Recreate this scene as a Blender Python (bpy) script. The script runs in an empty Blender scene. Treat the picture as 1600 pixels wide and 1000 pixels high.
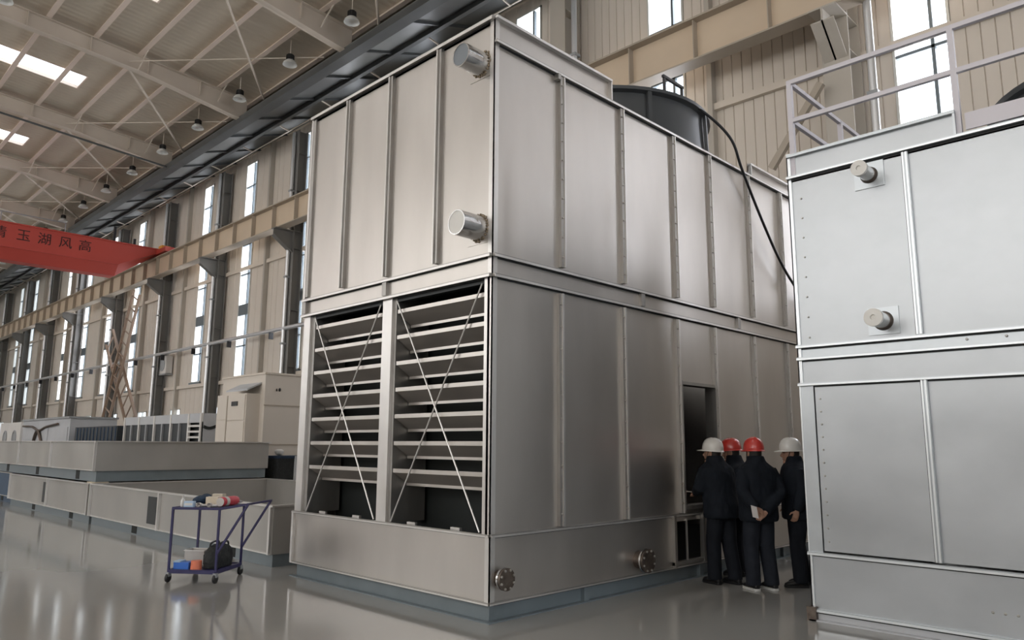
import bpy, bmesh, math, random
from mathutils import Vector, Matrix
from math import sin, cos, pi, radians, atan

random.seed(7)
S = bpy.context.scene
COL = S.collection

# ------------------------------------------------------------------ camera
FPX = 1170.0
HD, PITCH, ROLL = radians(44.7), atan(196 / 1170.0), radians(0.33)
fw = Vector((cos(HD) * cos(PITCH), sin(HD) * cos(PITCH), sin(PITCH)))
rt = Vector((sin(HD), -cos(HD), 0))
up = rt.cross(fw)
rt2 = rt * cos(ROLL) + up * sin(ROLL)
up2 = -rt * sin(ROLL) + up * cos(ROLL)
cam = bpy.data.cameras.new('camera')
cam.sensor_width = 36
cam.lens = FPX / 1600 * 36
cam.clip_end = 500
cam_o = bpy.data.objects.new('camera', cam)
m = Matrix((rt2, up2, -fw)).transposed().to_4x4()
m.translation = Vector((0, 0, 1.65))
cam_o.matrix_world = m
COL.objects.link(cam_o)
S.camera = cam_o

# ------------------------------------------------------------------ world + exposure
w = bpy.data.worlds.new('sky')
S.world = w
w.use_nodes = True
bg = w.node_tree.nodes['Background']
bg.inputs[0].default_value = (0.86, 0.93, 1.0, 1)
bg.inputs[1].default_value = 3.0
S.view_settings.view_transform = 'Standard'
S.view_settings.look = 'None'
S.view_settings.gamma = 1
S.view_settings.use_curve_mapping = False
S.view_settings.exposure = -0.06

# ------------------------------------------------------------------ layout constants
XW = 16.8            # inner face of the windowed wall
XO = -20.0           # opposite wall
YN, YF = -22.0, 112.0
ZE = 16.58           # eaves height
SL = 0.066           # roof slope
XR = (XW + XO) / 2   # ridge
def zroof(x):
    return ZE + SL * (XW - x) if x >= XR else ZE + SL * (x - XO)
WIN_Y = [-16.1, -11.0, -5.9, -0.85, 4.25, 10.6, 15.88, 20.9, 25.6, 30.3, 35.5, 40.62, 45.6]
while WIN_Y[-1] < YF - 8:
    WIN_Y.append(WIN_Y[-1] + 5.1)
WIN_HW = 0.58
WZ0, WZ1 = 4.9, 16.0
OPP_Y = [-17 + 5.1 * k for k in range(25)]
COL_Y = [-18.5, -10.5, -2.5, 5.75, 13.9, 22.0, 30.0, 37.7, 44.9, 53.0, 61.5, 69.0, 76.5, 84.5, 92.5, 100.5]
RAF_Y = [-18.5, -10.5, -2.5, 5.45, 13.9, 21.9, 30.1, 38.4, 46.6, 54.8, 63.0, 71.2, 79.4, 87.6, 95.8, 104]
SKY_Y = [34.75 + 9.3 * k for k in range(-5, 9)]
SKY_X0, SKY_X1 = -11.6, 8.45

# ------------------------------------------------------------------ daylight in the window and skylight openings, plus an added gate light
def area(name, loc, direction, sx, sy, radiance, col=(1, 1, 1)):
    l = bpy.data.lights.new(name, 'AREA')
    l.shape = 'RECTANGLE'
    l.size, l.size_y = sx, sy
    l.energy = radiance * pi * sx * sy
    l.color = col
    o = bpy.data.objects.new(name, l)
    o.location = loc
    o.rotation_euler = Vector(direction).to_track_quat('-Z', 'Y').to_euler()
    COL.objects.link(o)
    return o
L_WIN, L_OPP, L_SKY, L_GATE_FILL = 9.0, 5.0, 10.0, 1.5
DAYW = (0.93, 0.93, 1.0)
DAY = (1.0, 0.935, 0.85)
for y in WIN_Y:
    if y < 75:
        area('window_daylight', (XW + 0.5, y, (WZ0 + WZ1) / 2), (-1, 0, 0), 1.2, WZ1 - WZ0, L_WIN, DAYW)
for y in OPP_Y:
    if y < 70:
        area('window_daylight', (XO - 0.5, y, (WZ0 + WZ1) / 2), (1, 0, 0), 2.0, WZ1 - WZ0, L_OPP, DAY)
for y in SKY_Y:
    for (xa, xb) in ((SKY_X0, XR - .4), (XR + .4, SKY_X1)):
        xm = (xa + xb) / 2
        s = -SL if xm > XR else SL
        area('skylight_daylight', (xm, y, zroof(xm) + 0.45), (s, 0, -1), xb - xa, 1.5, L_SKY, DAY)
area('gate_fill', (4.0, YN - 0.6, 4.5), (0, 1, 0), 12.0, 9.0, L_GATE_FILL, (0.85, 0.92, 1.0))  # added light in an unseen gate, gives the tower's right face cool light

# ------------------------------------------------------------------ mesh helpers
ORG = {}
class MB:
    def __init__(s):
        s.v, s.f = [], []
    def add(s, vs, fs):
        n = len(s.v)
        s.v += [tuple(p) for p in vs]
        s.f += [tuple(i + n for i in q) for q in fs]
        return s
    def box(s, x0, x1, y0, y1, z0, z1):
        if x0 > x1: x0, x1 = x1, x0
        if y0 > y1: y0, y1 = y1, y0
        if z0 > z1: z0, z1 = z1, z0
        return s.add([(x0, y0, z0), (x1, y0, z0), (x1, y1, z0), (x0, y1, z0), (x0, y0, z1), (x1, y0, z1), (x1, y1, z1), (x0, y1, z1)],
                     [(0, 3, 2, 1), (4, 5, 6, 7), (0, 1, 5, 4), (1, 2, 6, 5), (2, 3, 7, 6), (3, 0, 4, 7)])
    def bar(s, a, b, wd, ht, upv=(0, 0, 1)):
        a, b = Vector(a), Vector(b)
        d = (b - a).normalized()
        u = Vector(upv)
        if abs(d.dot(u)) > .98: u = Vector((1, 0, 0))
        r = d.cross(u).normalized()
        u = r.cross(d)
        r, u = r * wd / 2, u * ht / 2
        return s.add([a - r - u, a + r - u, a + r + u, a - r + u, b - r - u, b + r - u, b + r + u, b - r + u],
                     [(0, 1, 2, 3), (7, 6, 5, 4), (4, 5, 1, 0), (5, 6, 2, 1), (6, 7, 3, 2), (7, 4, 0, 3)])
    def rings(s, rings, cap=True):
        n = len(rings[0])
        vs = [p for r in rings for p in r]
        fs = []
        for i in range(len(rings) - 1):
            for j in range(n):
                k = (j + 1) % n
                fs.append((i * n + j, i * n + k, (i + 1) * n + k, (i + 1) * n + j))
        if cap:
            fs.append(tuple(reversed(range(n))))
            fs.append(tuple((len(rings) - 1) * n + j for j in range(n)))
        return s.add(vs, fs)
    def tube(s, pts, rad, n=10, cap=True, flat=1.0, side=None):
        pts = [Vector(p) for p in pts]
        if not isinstance(rad, (list, tuple)): rad = [rad] * len(pts)
        rs = []
        prev = None
        for i, p in enumerate(pts):
            d = (pts[min(i + 1, len(pts) - 1)] - pts[max(i - 1, 0)]).normalized()
            if side is not None:
                u = Vector(side)
            elif prev is not None:
                u = prev
            else:
                u = Vector((0, 0, 1)) if abs(d.z) < .9 else Vector((1, 0, 0))
            r = d.cross(u)
            if r.length < 1e-4: r = d.cross(Vector((0.3, 1, 0.2)))
            r.normalize()
            u = r.cross(d).normalized()
            prev = u
            q = rad[i]
            rs.append([p + r * (q * cos(2 * pi * j / n)) + u * (q * flat * sin(2 * pi * j / n)) for j in range(n)])
        return s.rings(rs, cap)
    def ball(s, c, r, n=12, k=8):
        c = Vector(c)
        if not isinstance(r, (list, tuple)): r = (r, r, r)
        rs = []
        for i in range(k + 1):
            t = -pi / 2 + pi * (i + .02) / (k + .04)
            rs.append([c + Vector((r[0] * cos(t) * cos(2 * pi * j / n), r[1] * cos(t) * sin(2 * pi * j / n), r[2] * sin(t))) for j in range(n)])
        return s.rings(rs)
    def lathe(s, prof, c=(0, 0, 0), n=20, cap=True, axis='z'):
        rs = []
        for (r, h) in prof:
            ring = []
            for j in range(n):
                a = 2 * pi * j / n
                if axis == 'z': p = (c[0] + r * cos(a), c[1] + r * sin(a), c[2] + h)
                elif axis == 'x': p = (c[0] + h, c[1] + r * cos(a), c[2] + r * sin(a))
                else: p = (c[0] + r * sin(a), c[1] + h, c[2] + r * cos(a))
                ring.append(p)
            rs.append(ring)
        return s.rings(rs, cap)
    def prism(s, poly, axis, a, b):
        def P(u, v, t):
            return {'x': (t, u, v), 'y': (u, t, v), 'z': (u, v, t)}[axis]
        n = len(poly)
        vs = [P(u, v, a) for u, v in poly] + [P(u, v, b) for u, v in poly]
        fs = [tuple(range(n)), tuple(reversed(range(n, 2 * n)))]
        fs += [(i, i + n, (i + 1) % n + n, (i + 1) % n) for i in range(n)]
        return s.add(vs, fs)
    def mesh(s, name, org=(0, 0, 0), smooth=None):
        me = bpy.data.meshes.new(name)
        o = org
        me.from_pydata([(p[0] - o[0], p[1] - o[1], p[2] - o[2]) for p in s.v], [], s.f)
        bm = bmesh.new()
        bm.from_mesh(me)
        bmesh.ops.recalc_face_normals(bm, faces=bm.faces)
        bm.to_mesh(me)
        bm.free()
        if smooth:
            me.shade_smooth()
            me.set_sharp_from_angle(angle=radians(smooth))
        return me
    def build(s, name, mat, parent=None, smooth=None, local=False, bevel=0):
        org = (0, 0, 0) if (local or parent is None) else ORG.get(parent.name, (0, 0, 0))
        me = s.mesh(name, org, smooth)
        o = obj(name, me, mat, parent)
        if bevel:
            bv = o.modifiers.new('bevel', 'BEVEL')
            bv.width = bevel
            bv.segments = 2
            bv.limit_method = 'ANGLE'
        return o

def obj(name, me, mat=None, parent=None):
    o = bpy.data.objects.new(name, me)
    COL.objects.link(o)
    if mat is not None:
        me.materials.clear()
        me.materials.append(mat)
    if parent is not None:
        o.parent = parent
        ORG[o.name] = ORG.get(parent.name, (0, 0, 0))
    return o
def tag(o, label=None, cat=None, group=None, kind=None):
    if label: o['label'] = label
    if cat: o['category'] = cat
    if group: o['group'] = group
    if kind: o['kind'] = kind
    return o
def empty(name, loc, label=None, cat=None, group=None, rz=0, kind=None):
    o = bpy.data.objects.new(name, None)
    o.empty_display_size = .2
    o.location = loc
    o.rotation_euler = (0, 0, rz)
    COL.objects.link(o)
    ORG[o.name] = tuple(loc)
    return tag(o, label, cat, group, kind)
def inst(name, me, parent, loc=(0, 0, 0), scale=(1, 1, 1), rot=(0, 0, 0)):
    """another object that shares mesh data; loc in world, parent unrotated"""
    o = bpy.data.objects.new(name, me)
    COL.objects.link(o)
    g = ORG.get(parent.name, (0, 0, 0)) if parent else (0, 0, 0)
    o.parent = parent
    o.location = (loc[0] - g[0], loc[1] - g[1], loc[2] - g[2])
    o.scale = scale
    o.rotation_euler = rot
    ORG[o.name] = tuple(loc)
    return o
def copy_tree(o, parent=None):
    c = o.copy()
    COL.objects.link(c)
    c.parent = parent
    for ch in o.children:
        copy_tree(ch, c)
    return c

# ------------------------------------------------------------------ materials
def mat(name, col, rough=.5, metal=0.0, var=0.0, scale=(3, 3, 3), rvar=0.0, bump=0.0, bscale=None, spec=.5, coat=0.0, dirt=None, detail=4):
    M = bpy.data.materials.new(name)
    M.use_nodes = True
    nt = M.node_tree
    b = nt.nodes['Principled BSDF']
    b.inputs['Base Color'].default_value = (*col, 1)
    b.inputs['Roughness'].default_value = rough
    b.inputs['Metallic'].default_value = metal
    b.inputs['Specular IOR Level'].default_value = spec
    if coat:
        b.inputs['Coat Weight'].default_value = coat
        b.inputs['Coat Roughness'].default_value = .08
    tc = nt.nodes.new('ShaderNodeTexCoord')
    def noise(sc, det=detail):
        mp = nt.nodes.new('ShaderNodeMapping')
        mp.inputs['Scale'].default_value = sc
        nt.links.new(tc.outputs['Object'], mp.inputs['Vector'])
        n = nt.nodes.new('ShaderNodeTexNoise')
        n.inputs['Scale'].default_value = 1
        n.inputs['Detail'].default_value = det
        nt.links.new(mp.outputs[0], n.inputs['Vector'])
        return n
    if var or rvar:
        n = noise(scale)
        if var:
            r = nt.nodes.new('ShaderNodeMapRange')
            r.inputs['From Min'].default_value = .25
            r.inputs['From Max'].default_value = .75
            r.inputs['To Min'].default_value = 1 - var
            r.inputs['To Max'].default_value = 1 + var
            r.clamp = False
            nt.links.new(n.outputs['Fac'], r.inputs['Value'])
            mx = nt.nodes.new('ShaderNodeVectorMath')
            mx.operation = 'SCALE'
            mx.inputs[0].default_value = col
            nt.links.new(r.outputs[0], mx.inputs['Scale'])
            nt.links.new(mx.outputs[0], b.inputs['Base Color'])
        if rvar:
            r2 = nt.nodes.new('ShaderNodeMapRange')
            r2.inputs['From Min'].default_value = .25
            r2.inputs['From Max'].default_value = .75
            r2.inputs['To Min'].default_value = max(.02, rough - rvar)
            r2.inputs['To Max'].default_value = rough + rvar
            r2.clamp = False
            nt.links.new(n.outputs['Fac'], r2.inputs['Value'])
            nt.links.new(r2.outputs[0], b.inputs['Roughness'])
    if bump:
        n2 = noise(bscale or scale, 1.0)
        bp = nt.nodes.new('ShaderNodeBump')
        bp.inputs['Strength'].default_value = bump
        bp.inputs['Distance'].default_value = .05
        nt.links.new(n2.outputs['Fac'], bp.inputs['Height'])
        nt.links.new(bp.outputs[0], b.inputs['Normal'])
    return M
M = {}
M['panel'] = mat('galvanised_panel', (.59, .558, .525), .35, .9, .09, (1.6, 1.6, .5), .04, .06, (1.1, 1.1, .7))
M['flange'] = mat('galvanised_flange', (.40, .385, .365), .42, .9, .14, (5, 5, 2), .06)
M['edge'] = mat('bright_steel_edge', (.74, .72, .70), .36, .85, .08, (4, 4, 2), .05)
M['panel2'] = mat('cool_zinc_panel', (.455, .475, .495), .36, .85, .12, (1.0, 1.0, 1.4), .04, .05, (1.0, 1.0, 1.5))
M['flange2'] = mat('cool_zinc_flange', (.50, .53, .555), .34, .85, .08, (4, 4, 4), .05)
M['panelb'] = mat('weathered_zinc_panel', (.43, .415, .39), .42, .55, .10, (1.2, 1.2, .8), .06, .05, (1.1, 1.1, .9))
M['edge2'] = mat('pale_zinc_edge', (.74, .77, .79), .34, .85, .06, (4, 4, 4))
M['base'] = mat('blue_grey_paint', (.19, .225, .245), .42, .2, .12, (3, 3, 3), .06)
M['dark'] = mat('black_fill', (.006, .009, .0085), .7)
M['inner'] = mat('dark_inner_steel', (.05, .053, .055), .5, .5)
M['blade'] = mat('louver_steel', (.40, .365, .33), .5, .55, .10, (2, 2, 6), .06)
M['pipe'] = mat('stub_pipe_steel', (.66, .66, .66), .22, 1.0, .12, (9, 9, 9), .08)
M['weld'] = mat('weld_scorch', (.30, .24, .17), .5, .6, .4, (30, 30, 30))
M['cap'] = mat('white_cap', (.78, .76, .72), .5)
M['dkcap'] = mat('dark_pipe_mouth', (.22, .24, .26), .45, .7)
M['flg'] = mat('rusty_flange', (.16, .13, .11), .42, .85, .35, (18, 18, 18), .1)
M['bolt'] = mat('bolt_steel', (.5, .48, .45), .35, .9)
M['stack'] = mat('dark_stack_paint', (.075, .08, .085), .42, .3, .12, (2, 2, 2))
M['black'] = mat('black_rubber', (.014, .014, .016), .45)
M['wall'] = mat('beige_wall_sheet', (.66, .595, .52), .5, .0, .05, (.6, .6, .25))
M['wallu'] = mat('beige_wall_trim', (.66, .59, .51), .5)
M['ceil'] = mat('roof_sheet', (.56, .50, .41), .6, 0, .05, (.4, .4, .4))
M['purlin'] = mat('purlin_paint', (.72, .61, .53), .5, 0, .08, (.5, .5, .5))
M['rafter'] = mat('rafter_paint', (.60, .53, .455), .5, 0, .08, (.6, .6, .6))
M['gird'] = mat('girder_beige', (.62, .50, .37), .45, 0, .07, (.7, .7, .7))
M['girdf'] = mat('girder_flange', (.42, .36, .29), .5, 0, .1, (.7, .7, .7))
M['column'] = mat('column_grey', (.20, .195, .185), .5, .1, .1, (.8, .8, .4))
M['colb'] = mat('column_beige', (.47, .43, .375), .5, 0, .08, (.8, .8, .4))
M['silver'] = mat('silver_pipe', (.72, .73, .74), .35, .7)
M['eave'] = mat('dark_eave', (.085, .09, .09), .5, .2, .2, (.6, .6, .6))
M['eave2'] = mat('eave_panel_grey', (.15, .155, .15), .5, .1, .2, (.5, .5, .5))
M['frame'] = mat('window_frame', (.16, .19, .21), .4, .3)
M['wframe'] = mat('window_frame_light', (.62, .62, .58), .4, .2)
M['floor'] = mat('polished_concrete', (.30, .292, .272), .11, 0, .10, (.22, .22, .22), .04, .012, (.5, .5, .5))
M['red'] = mat('crane_red', (.46, .06, .042), .5, 0, .06, (.5, .5, .5))
M['ink'] = mat('black_ink', (.05, .012, .012), .5)
M['orange'] = mat('orange_buffer', (.85, .36, .03), .5)
M['white'] = mat('white_paint', (.70, .68, .65), .45, 0, .05, (1, 1, 1))
M['cabin'] = mat('cabin_beige', (.64, .58, .51), .5, 0, .05, (.7, .7, .7))
M['grey'] = mat('grey_paint', (.33, .34, .35), .5, .1, .08, (1, 1, 1))
M['lgrey'] = mat('light_grey_paint', (.50, .51, .53), .5, .1, .08, (1, 1, 1))
M['fins'] = mat('dark_fin_coil', (.035, .04, .045), .55)
M['rail'] = mat('railing_paint', (.63, .60, .64), .45, .1)
M['ladder'] = mat('ladder_brown', (.30, .21, .15), .5)
M['cart'] = mat('cart_blue', (.035, .032, .10), .4, 0, .15, (8, 8, 8))
M['navy'] = mat('navy_cloth', (.012, .03, .06), .8, 0, .3, (14, 14, 14), 0, .3, (30, 30, 30))
M['blackcloth'] = mat('black_cloth', (.016, .018, .018), .75, 0, .3, (14, 14, 14), 0, .4, (25, 25, 25))
M['beigebox'] = mat('beige_carton', (.62, .54, .42), .7, 0, .1, (9, 9, 9))
M['paleblue'] = mat('pale_blue_box', (.42, .56, .72), .5)
M['redcloth'] = mat('red_roll', (.52, .05, .07), .55, 0, .2, (15, 15, 15))
M['blue'] = mat('blue_plastic', (.05, .17, .60), .4)
M['salmon'] = mat('salmon_plastic', (.80, .23, .13), .5)
M['glove'] = mat('white_glove', (.75, .73, .70), .85)
M['tray'] = mat('grey_plastic_tray', (.52, .49, .46), .45)
M['bluetarp'] = mat('dark_blue_panel', (.035, .07, .125), .5, 0, .15, (1, 1, 1))
M['skin'] = mat('skin', (.42, .24, .165), .55, 0, .08, (20, 20, 20))
M['hair'] = mat('black_hair', (.02, .016, .014), .6)
M['jacket'] = mat('dark_navy_jacket', (.009, .012, .018), .85, 0, .2, (9, 9, 9), 0, .5, (11, 11, 7), spec=.25)
M['trouser'] = mat('dark_trousers', (.009, .011, .016), .85, 0, .2, (9, 9, 9), 0, .5, (12, 12, 4), spec=.25)
M['trouser2'] = mat('slate_trousers', (.017, .02, .028), .85, 0, .2, (9, 9, 9), 0, .5, (12, 12, 4), spec=.25)
M['shoe'] = mat('black_shoe', (.012, .012, .013), .5)
M['sole'] = mat('white_sole', (.62, .62, .60), .6)
M['helred'] = mat('red_helmet', (.58, .045, .035), .28, 0, .03, (5, 5, 5), coat=.4)
M['helwhite'] = mat('white_helmet', (.74, .72, .68), .3, 0, .03, (5, 5, 5), coat=.4)
M['paper'] = mat('paper', (.72, .68, .66), .7)
M['lampblk'] = mat('lamp_heatsink', (.02, .02, .02), .5)

def pane_mat():
    P = bpy.data.materials.new('window_pane')
    P.use_nodes = True
    nt = P.node_tree
    nt.nodes.remove(nt.nodes['Principled BSDF'])
    t = nt.nodes.new('ShaderNodeBsdfTransparent')
    t.inputs[0].default_value = (.97, .975, .98, 1)
    g = nt.nodes.new('ShaderNodeBsdfGlossy')
    g.inputs['Roughness'].default_value = .05
    mx = nt.nodes.new('ShaderNodeMixShader')
    mx.inputs[0].default_value = .05
    nt.links.new(t.outputs[0], mx.inputs[1])
    nt.links.new(g.outputs[0], mx.inputs[2])
    nt.links.new(mx.outputs[0], nt.nodes['Material Output'].inputs[0])
    return P
M['pane'] = pane_mat()
def frost_mat():
    P = bpy.data.materials.new('lamp_bowl_acrylic')
    P.use_nodes = True
    b = P.node_tree.nodes['Principled BSDF']
    b.inputs['Base Color'].default_value = (.85, .86, .84, 1)
    b.inputs['Roughness'].default_value = .3
    b.inputs['Transmission Weight'].default_value = .35
    return P
M['bowl'] = frost_mat()
def ribbed(name, base, axis, pitch, strength):
    m_ = base.copy()
    m_.name = name
    nt = m_.node_tree
    b = nt.nodes['Principled BSDF']
    tc = nt.nodes.new('ShaderNodeTexCoord')
    wv = nt.nodes.new('ShaderNodeTexWave')
    wv.bands_direction = axis
    wv.inputs['Scale'].default_value = 2 * pi / (20 * pitch) 
    nt.links.new(tc.outputs['Object'], wv.inputs['Vector'])
    bp = nt.nodes.new('ShaderNodeBump')
    bp.inputs['Strength'].default_value = strength
    bp.inputs['Distance'].default_value = .04
    nt.links.new(wv.outputs['Fac'], bp.inputs['Height'])
    nt.links.new(bp.outputs[0], b.inputs['Normal'])
    return m_
M['ceil'] = ribbed('roof_sheet_ribbed', M['ceil'], 'Y', .3, .5)
M['wallfar'] = ribbed('wall_sheet_ribbed', M['wall'], 'Y', .27, .6)

# ------------------------------------------------------------------ floor, ceiling, walls
fl = MB().box(XO - .3, XW + .3, YN - .3, YF, -.2, 0).build('floor', M['floor'])
tag(fl, kind='structure')

ceil = empty('ceiling', (0, 0, 0), kind='structure')
def roof_strip(mb, y0, y1, xa, xb):
    for (a, b) in ((max(xa, XO - .4), min(xb, XR)), (max(xa, XR), min(xb, XW + .4))):
        if b - a < 1e-3: continue
        za, zb, t = zroof(a), zroof(b), .12
        mb.add([(a, y0, za), (b, y0, zb), (b, y1, zb), (a, y1, za), (a, y0, za + t), (b, y0, zb + t), (b, y1, zb + t), (a, y1, za + t)],
               [(0, 3, 2, 1), (4, 5, 6, 7), (0, 1, 5, 4), (1, 2, 6, 5), (2, 3, 7, 6), (3, 0, 4, 7)])
mb = MB()
ycur = YN - .3
for y in SKY_Y:
    roof_strip(mb, ycur, y - .75, -99, 99)
    roof_strip(mb, y - .75, y + .75, -99, SKY_X0)
    roof_strip(mb, y - .75, y + .75, XR - .4, XR + .4)
    roof_strip(mb, y - .75, y + .75, SKY_X1, 99)
    ycur = y + .75
roof_strip(mb, ycur, YF, -99, 99)
mb.build('roof_sheet', M['ceil'], ceil)
for i, y in enumerate(SKY_Y):
    sk = MB()
    for (a, b) in ((SKY_X0, XR - .4), (XR + .4, SKY_X1)):
        za, zb = zroof(a) + .06, zroof(b) + .06
        sk.add([(a, y - .75, za), (b, y - .75, zb), (b, y + .75, zb), (a, y + .75, za)], [(0, 1, 2, 3)])
    sk.build('skylight_pane', M['pane'], ceil)
    fr = MB()
    for yy in (y - .75, y + .75):
        fr.bar((SKY_X1, yy, zroof(SKY_X1) + .02), (XR + .4, yy, zroof(XR + .4) + .02), .06, .1)
    fr.bar((SKY_X1, y - .75, zroof(SKY_X1) + .02), (SKY_X1, y + .75, zroof(SKY_X1) + .02), .06, .1)
    fr.build('skylight_frame', M['purlin'], ceil)
# purlins: Z sections under the sheet, one object each
k = 0
x = 14.1
while x > XO + 1:
    z = zroof(x)
    mb = MB()
    mb.box(x - .012, x + .012, YN, YF, z - .215, z)
    mb.box(x - .17, x + .012, YN, YF, z - .24, z - .215)
    mb.box(x + .012, x + .1, YN, YF, z - .025, z)
    mb.build('purlin', M['purlin'], ceil)
    x -= 1.61
# rafters: tapered welded I frames
for y in RAF_Y:
    mb = MB()
    for sgn, xe in ((1, 13.75), (-1, XO + 1.8)):
        xs = [xe, xe - sgn * 4.5, XR]
        dp = [1.0, .62, .62]
        for i in range(2):
            a, b = xs[i], xs[i + 1]
            ta, tb = zroof(a) - .25, zroof(b) - .25
            ba, bb = ta - dp[i], tb - dp[i + 1]
            poly = [(a, ba), (b, bb), (b, tb), (a, ta)]
            mb.prism(poly, 'y', y - .012, y + .012)
            mb.prism([(a, ba), (b, bb), (b, bb + .025), (a, ba + .025)], 'y', y - .16, y + .16)
            mb.prism([(a, ta), (b, tb), (b, tb - .025), (a, ta - .025)], 'y', y - .16, y + .16)
        for q in range(1, 8):
            xx = xe - sgn * q * 2.1
            zt = zroof(xx) - .26
            mb.box(xx - .01, xx + .01, y - .14, y + .14, zt - .6, zt)
    mb.build('rafter', M['rafter'], ceil)
    # fly braces from rafter bottom flange up to the purlins
    for q in (1, 3):
        xx = 14.1 - 1.61 * q
        for sg in (-1, 1):
            MB().bar((xx - .1, y + sg * .15, zroof(xx) - .85), (xx, y + sg * .8, zroof(xx) - .2), .04, .04).build('fly_brace', M['rafter'], ceil)
# roof bracing struts in each bay
for a, b in zip(RAF_Y[3:], RAF_Y[4:]):
    z1, z2 = zroof(8.8) - .75, zroof(13.7) - .85
    MB().tube([(8.8, a + .1, z1), (13.6, b - 1.9, z2)], .045, 8).build('brace_rod', M['wallu'], ceil, 40)
    MB().tube([(8.8, b - .1, z1 + .1), (13.6, a + 1.6, z2 + .1)], .02, 8).build('brace_rod', M['rafter'], ceil, 40)
# conduit along one rafter
MB().tube([(13.6, 38.0, zroof(13.6) - 1.3), (XR, 38.0, zroof(XR) - 1.2)], .05, 8).build('conduit', M['eave'], ceil, 40)

# dark eave strip between roof and wall head
eave = empty('trim_1', (0, 0, 0), kind='structure')
EX0, EZ0, EX1, EZ1 = 13.8, 15.52, XW - .03, ZE - .06
def ez(x): return EZ0 + (EZ1 - EZ0) * (x - EX0) / (EX1 - EX0)
def slab(xa, xb, ya, yb, dz, t): return MB().prism([(xa, ez(xa) + dz), (xb, ez(xb) + dz), (xb, ez(xb) + dz + t), (xa, ez(xa) + dz + t)], 'y', ya, yb)
xm_ = 15.1
for y0 in [YN + 2.7 * k for k in range(int((YF - YN) / 2.7) + 1)]:
    for (xa, xb) in ((EX0, xm_ - .08), (xm_ + .08, EX1)):
        slab(xa, xb, y0 + .04, y0 + 2.66, .02 * random.random(), .03).build('eave_panel', M['eave2'] if random.random() < .5 else M['eave'], eave)
    slab(EX0, EX1, y0 - .04, y0 + .04, -.09, .12).build('eave_rib', M['eave'], eave)
MB().box(13.38, 13.8, YN, YF, 15.36, 15.62).build('eave_beam', M['eave'], eave)
MB().box(13.42, 13.76, YN, YF, 15.62, 15.70).build('eave_beam', M['eave2'], eave)
MB().box(xm_ - .08, xm_ + .08, YN, YF, ez(xm_) - .2, ez(xm_) + .03).build('eave_beam', M['eave'], eave)
mb = MB()
mb.tube([(16.0, YN, 15.95), (16.0, YF, 15.95)], .028, 6)
mb.build('eave_tube', M['wallu'], eave, 40)
for k in range(36):
    y = YN + 2 + 3.6 * k
    MB().bar((15.5, y, 16.05), (16.02, y, 15.94), .05, .05).build('eave_bracket', M['wallu'], eave)
MB().box(XW - .1, XW + .02, YN, YF, ZE - .13, ZE - .03).build('wall_head_trim', M['wallu'], eave)

# windowed wall: every sheet strip its own piece near the camera
wall = empty('wall_back', (XW, 0, 0), kind='structure')
pm = MB()
pm.prism([(0, 0), (.012, -.0), (.05, -.028), (.95, -.028), (.988, 0), (1, 0), (1, .06), (0, .06)], 'z', 0, 1)
# prism 'z' maps (u,v)->(x,y): want strip along Y, proud towards -X
strip_me = bpy.data.meshes.new('sheet_strip')
strip_me.from_pydata([(p[1], p[0], p[2]) for p in pm.v], [], pm.f)
bm_ = bmesh.new(); bm_.from_mesh(strip_me); bmesh.ops.recalc_face_normals(bm_, faces=bm_.faces); bm_.to_mesh(strip_me); bm_.free()
strip_me.materials.append(M['wall'])
def strips(y0, y1, z0, z1, pitch):
    n = max(1, round((y1 - y0) / pitch))
    d = (y1 - y0) / n
    for i in range(n):
        inst('wall_sheet', strip_me, wall, (XW, y0 + i * d, z0), (1, d, z1 - z0))
NEAR_LO, NEAR_HI = 1.0, 47.0
edges = [(y - WIN_HW, y + WIN_HW) for y in WIN_Y]
LOWW = []
for i in range(len(edges) - 1):
    g0, g1 = edges[i][1], edges[i + 1][0]
    mid = (g0 + g1) / 2
    near = NEAR_LO - 4 < mid < NEAR_HI
    pitch = .27 if mid < 14 else .55
    if near:
        if mid > 28:
            strips(g0, mid - .7, 0, ZE - .05, pitch)
            strips(mid - .7, mid + .7, 3.55, ZE - .05, pitch)
            strips(mid - .7, mid + .7, 0, 1.1, pitch)
            strips(mid + .7, g1, 0, ZE - .05, pitch)
            LOWW.append(mid)
        else:
            strips(g0, g1, 0, ZE - .05, pitch)
    else:
        q = MB()
        q.box(XW, XW + .06, g0, mid - .7, 0, ZE - .05)
        q.box(XW, XW + .06, mid - .7, mid + .7, 3.55, ZE - .05)
        q.box(XW, XW + .06, mid - .7, mid + .7, 0, 1.1)
        q.box(XW, XW + .06, mid + .7, g1, 0, ZE - .05)
        q.build('wall_sheet', M['wallfar'], wall)
        LOWW.append(mid)
for i, (a, b) in enumerate(edges):
    if NEAR_LO - 4 < a < NEAR_HI:
        strips(a, b, 0, WZ0, .27 if a < 14 else .58)
    else:
        MB().box(XW, XW + .06, a, b, 0, WZ0).build('wall_sheet', M['wallfar'], wall)
    MB().box(XW, XW + .06, a, b, WZ1, ZE - .05).build('wall_sheet', M['wallfar'], wall)
MB().box(XW, XW + .06, YN, edges[0][0], 0, ZE - .05).build('wall_sheet', M['wallfar'], wall)
MB().box(XW, XW + .06, edges[-1][1], YF, 0, ZE - .05).build('wall_sheet', M['wallfar'], wall)
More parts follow.
